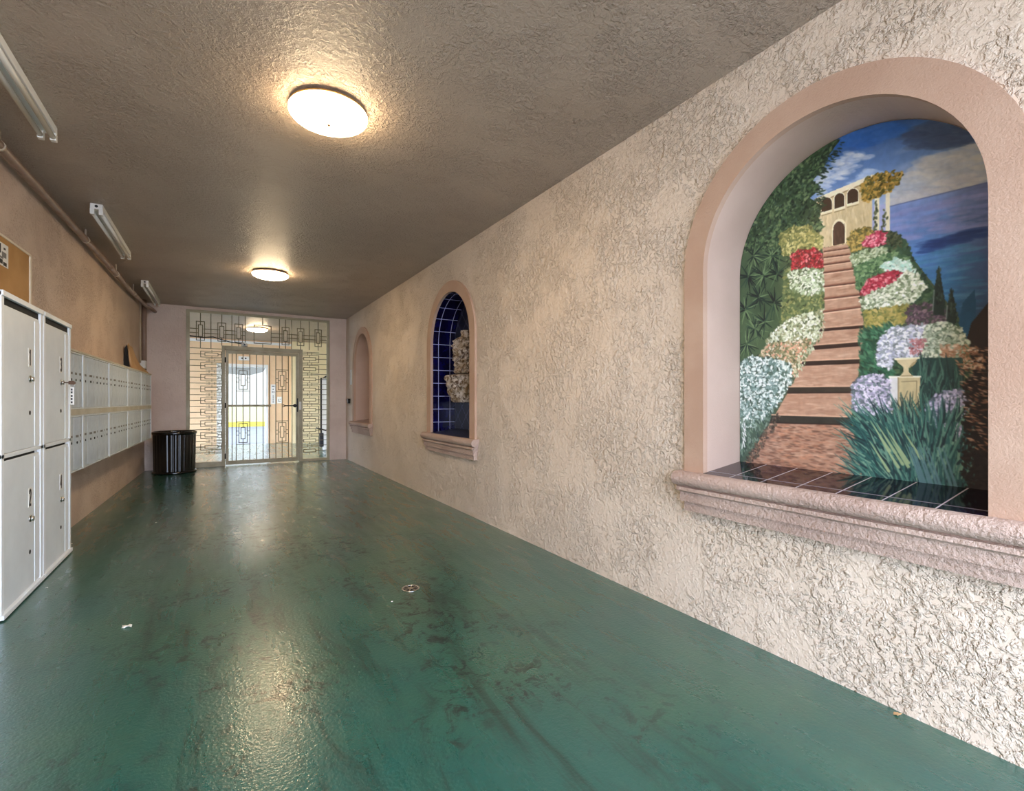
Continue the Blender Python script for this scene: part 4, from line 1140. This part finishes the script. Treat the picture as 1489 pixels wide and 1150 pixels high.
bush([(1274, 512), (1280, 490), (1300, 476), (1330, 472), (1352, 474), (1352, 505), (1340, 522), (1300, 522), (1296, 536), (1276, 532)], (110, 118, 120), (134, 142, 140), [(222, 222, 232), (240, 240, 244), (182, 184, 202), (150, 158, 162)], 680, 2.3, 145)
bush([(1346, 472), (1372, 468), (1396, 476), (1410, 500), (1400, 516), (1370, 528), (1340, 522)], (82, 100, 82), (106, 120, 96), [(196, 206, 186), (222, 226, 206), (150, 166, 140), (104, 124, 96)], 560, 2.3, 147)
scatter([(1322, 492), (1346, 494), (1340, 516), (1324, 516)], 60, 2.0, [(176, 110, 112), (150, 84, 86), (200, 150, 150)], (0, pi), 1.7, 0.85)
scatter([(1366, 500), (1420, 504), (1438, 540), (1390, 536), (1370, 524)], 200, 2.2, [(206, 178, 150), (176, 132, 100), (224, 206, 186), (150, 108, 80)], (0, pi), 2.2, 0.85)
# grasses
fill([(1246, 600), (1270, 582), (1300, 590), (1400, 600), (1408, 740), (1258, 720), (1246, 650)], (30, 66, 66), (46, 86, 80), 12, 149)
fill([(1326, 520), (1400, 520), (1404, 600), (1338, 600), (1326, 560)], (30, 60, 56), (48, 80, 70), 12, 151)
for k in range(170):
    x0 = rng.uniform(1326, 1400); y0 = rng.uniform(545, 600); l_ = rng.uniform(18, 40); a_ = rng.uniform(-0.5, 0.5)
    line((x0, y0), (x0+l_*sin(a_), y0-l_*cos(a_)), 1.5, hexc(*[(52, 92, 82), (36, 66, 62), (78, 116, 100), (28, 48, 48)][rng.integers(4)]), 0.6, 0.5)
# urn and pedestal
fill([(1293, 548), (1306, 549), (1306, 606), (1294, 600)], (226, 224, 220), (206, 206, 206), 12, 153)
fill([(1306, 549), (1338, 548), (1336, 606), (1306, 608)], (214, 200, 158), (184, 168, 124), 14, 155, aspect=(3, 0.5))
line((1293, 548), (1338, 547.5), 1.4, hexc(246, 240, 220)); line((1306, 549), (1306, 604), 0.8, hexc(150, 134, 100), 0.8)
line((1311, 555), (1333, 554), 0.7, hexc(150, 134, 98), 0.8); line((1333, 554), (1332, 590), 0.7, hexc(150, 134, 98), 0.8)
fill([(1302, 521), (1336, 519.5), (1330, 527), (1322, 533), (1321, 540), (1328, 547.5), (1308, 548), (1314, 540), (1313, 533), (1306, 528)], (226, 212, 172), (196, 178, 134), 14, 157)
line((1302, 522), (1336, 520.5), 1.6, hexc(240, 230, 198)); line((1311, 546.5), (1327, 546), 0.9, hexc(160, 142, 104), 0.8)
fill([(1322, 534), (1326, 528), (1334, 523), (1331, 529), (1323, 535)], (176, 156, 114))
for k in range(60):
    x0 = rng.uniform(1292, 1340); y0 = rng.uniform(596, 614); l_ = rng.uniform(10, 34); a_ = rng.uniform(-0.8, 0.8)
    line((x0, y0), (x0+l_*sin(a_), y0-l_*cos(a_)), 1.1, hexc(*[(52, 70, 60), (40, 58, 54), (96, 104, 84)][rng.integers(3)]), 0.75, 0.4)
bush([(1238, 560), (1252, 546), (1276, 544), (1294, 552), (1294, 600), (1268, 606), (1240, 598)], (90, 98, 108), (110, 118, 122), [(206, 198, 216), (226, 218, 232), (164, 158, 182), (110, 124, 126)], 520, 2.3, 159)
bush([(1346, 592), (1364, 572), (1396, 566), (1412, 580), (1410, 630), (1396, 648), (1368, 630), (1346, 610)], (74, 82, 98), (96, 102, 118), [(190, 186, 212), (214, 210, 228), (146, 146, 176), (92, 102, 116)], 620, 2.3, 161)
for k in range(900):
    x0 = rng.uniform(1246, 1408); y0 = rng.uniform(610, 735)
    a_ = -0.9+1.3*((x0-1246)/160)+rng.uniform(-0.35, 0.35); l_ = rng.uniform(16, 52)
    c_ = [(34, 76, 74), (58, 108, 98), (88, 134, 118), (26, 56, 58), (46, 92, 88), (112, 150, 128), (22, 44, 50)][rng.integers(7)]
    line((x0, y0), (x0+l_*sin(a_), y0-l_*cos(a_)*0.9), 1.7, hexc(*c_), 0.55, 0.5)
for k in range(9):
    x0 = 1292+rng.uniform(-22, 30); y0 = rng.uniform(655, 690)
    line((x0+18, y0), (x0-10, y0-44), 2.6, hexc(150, 172, 130), 0.65, 0.5)
for k in range(10):
    x0 = rng.uniform(1335, 1395)
    line((x0+8, 715), (x0-14, 650), 2.4, hexc(88, 124, 128), 0.5, 0.8)
DARKE = [(1402, 560), (1440, 520), (1440, 745), (1400, 740)]
scatter(DARKE, 500, 2.8, [(26, 18, 18), (38, 28, 26), (18, 12, 12)], (0, pi), 2, 0.8, 0.01)
scatter([(1392, 520), (1438, 500), (1438, 660), (1410, 650), (1404, 580)], 190, 1.7, [(150, 108, 84), (110, 72, 54), (196, 160, 134), (84, 54, 42), (176, 132, 100)], (0.0, 0.9), 3, 0.8, 0.03)
# overall brush grain and a small scribbled mark in the lower left corner
canvas *= (1.03+0.12*fbm(90, 201))[..., None]
sig = [(1079, 652), (1081, 640), (1083, 650), (1080, 636), (1084, 642), (1080, 628), (1085, 634), (1081, 622), (1084, 626), (1082, 614)]
for a_, b_ in zip(sig, sig[1:]): line(a_, b_, 0.9, hexc(236, 238, 234), 0.9)

NXC, NZC = 470, 640
zz = np.linspace(PZ0, PSP+PR-0.0005, NZC)
hwid = np.where(zz <= PSP, PR, np.sqrt(np.maximum(PR**2-(zz-PSP)**2, 1e-8)))
tt = np.linspace(-1, 1, NXC)
Yg = PCY + hwid[:, None]*tt[None, :]; Zg = np.repeat(zz[:, None], NXC, 1)
co = np.stack([np.full_like(Yg, PXP), Yg, Zg], -1).reshape(-1, 3)
loc = np.array([NX, PCY, PZ0])
cg = (Yg-cy0)/cell; rg = (Zg-cz0)/cell
i0 = np.clip(cg.astype(int), 0, CW-2); j0 = np.clip(rg.astype(int), 0, CH-2)
fa = np.clip(cg-i0, 0, 1)[..., None]; fb = np.clip(rg-j0, 0, 1)[..., None]
cc = (canvas[j0, i0]*(1-fa)+canvas[j0, i0+1]*fa)*(1-fb)+(canvas[j0+1, i0]*(1-fa)+canvas[j0+1, i0+1]*fa)*fb
cc = np.clip(cc, 0, 1)
lin = np.where(cc <= 0.04045, cc/12.92, ((cc+0.055)/1.055)**2.4).reshape(-1, 3)
idx = np.arange(NXC*NZC).reshape(NZC, NXC)
q = np.stack([idx[:-1, :-1], idx[1:, :-1], idx[1:, 1:], idx[:-1, 1:]], -1).reshape(-1, 4)
me = bpy.data.meshes.new('painted_panel')
me.vertices.add(len(co)); me.vertices.foreach_set('co', (co-loc).astype(np.float32).ravel())
me.loops.add(q.size); me.loops.foreach_set('vertex_index', q.astype(np.int32).ravel())
me.polygons.add(len(q)); me.polygons.foreach_set('loop_start', (np.arange(len(q))*4).astype(np.int32)); me.polygons.foreach_set('loop_total', np.full(len(q), 4, np.int32))
me.update(calc_edges=True)
ca = me.color_attributes.new('paint', 'FLOAT_COLOR', 'POINT')
ca.data.foreach_set('color', np.concatenate([lin, np.ones((len(lin), 1))], 1).astype(np.float32).ravel())
M_paint = mat('oil_paint', rough=0.42); g = NG(M_paint)
at = g.add('ShaderNodeAttribute', attribute_name='paint')
g.set('Base Color', at.outputs['Color'])
g.set('Normal', g.bump(g.noise(g.coord(), 220, 3, 0.6), 0.25, 0.002))
me.materials.append(M_paint)
t = thing('mural_painting', 'arched painting of a garden stairway climbing to a cream villa above the sea', 'painting', tuple(loc))
o = bpy.data.objects.new('painted_panel', me); COL.objects.link(o); o.parent = t
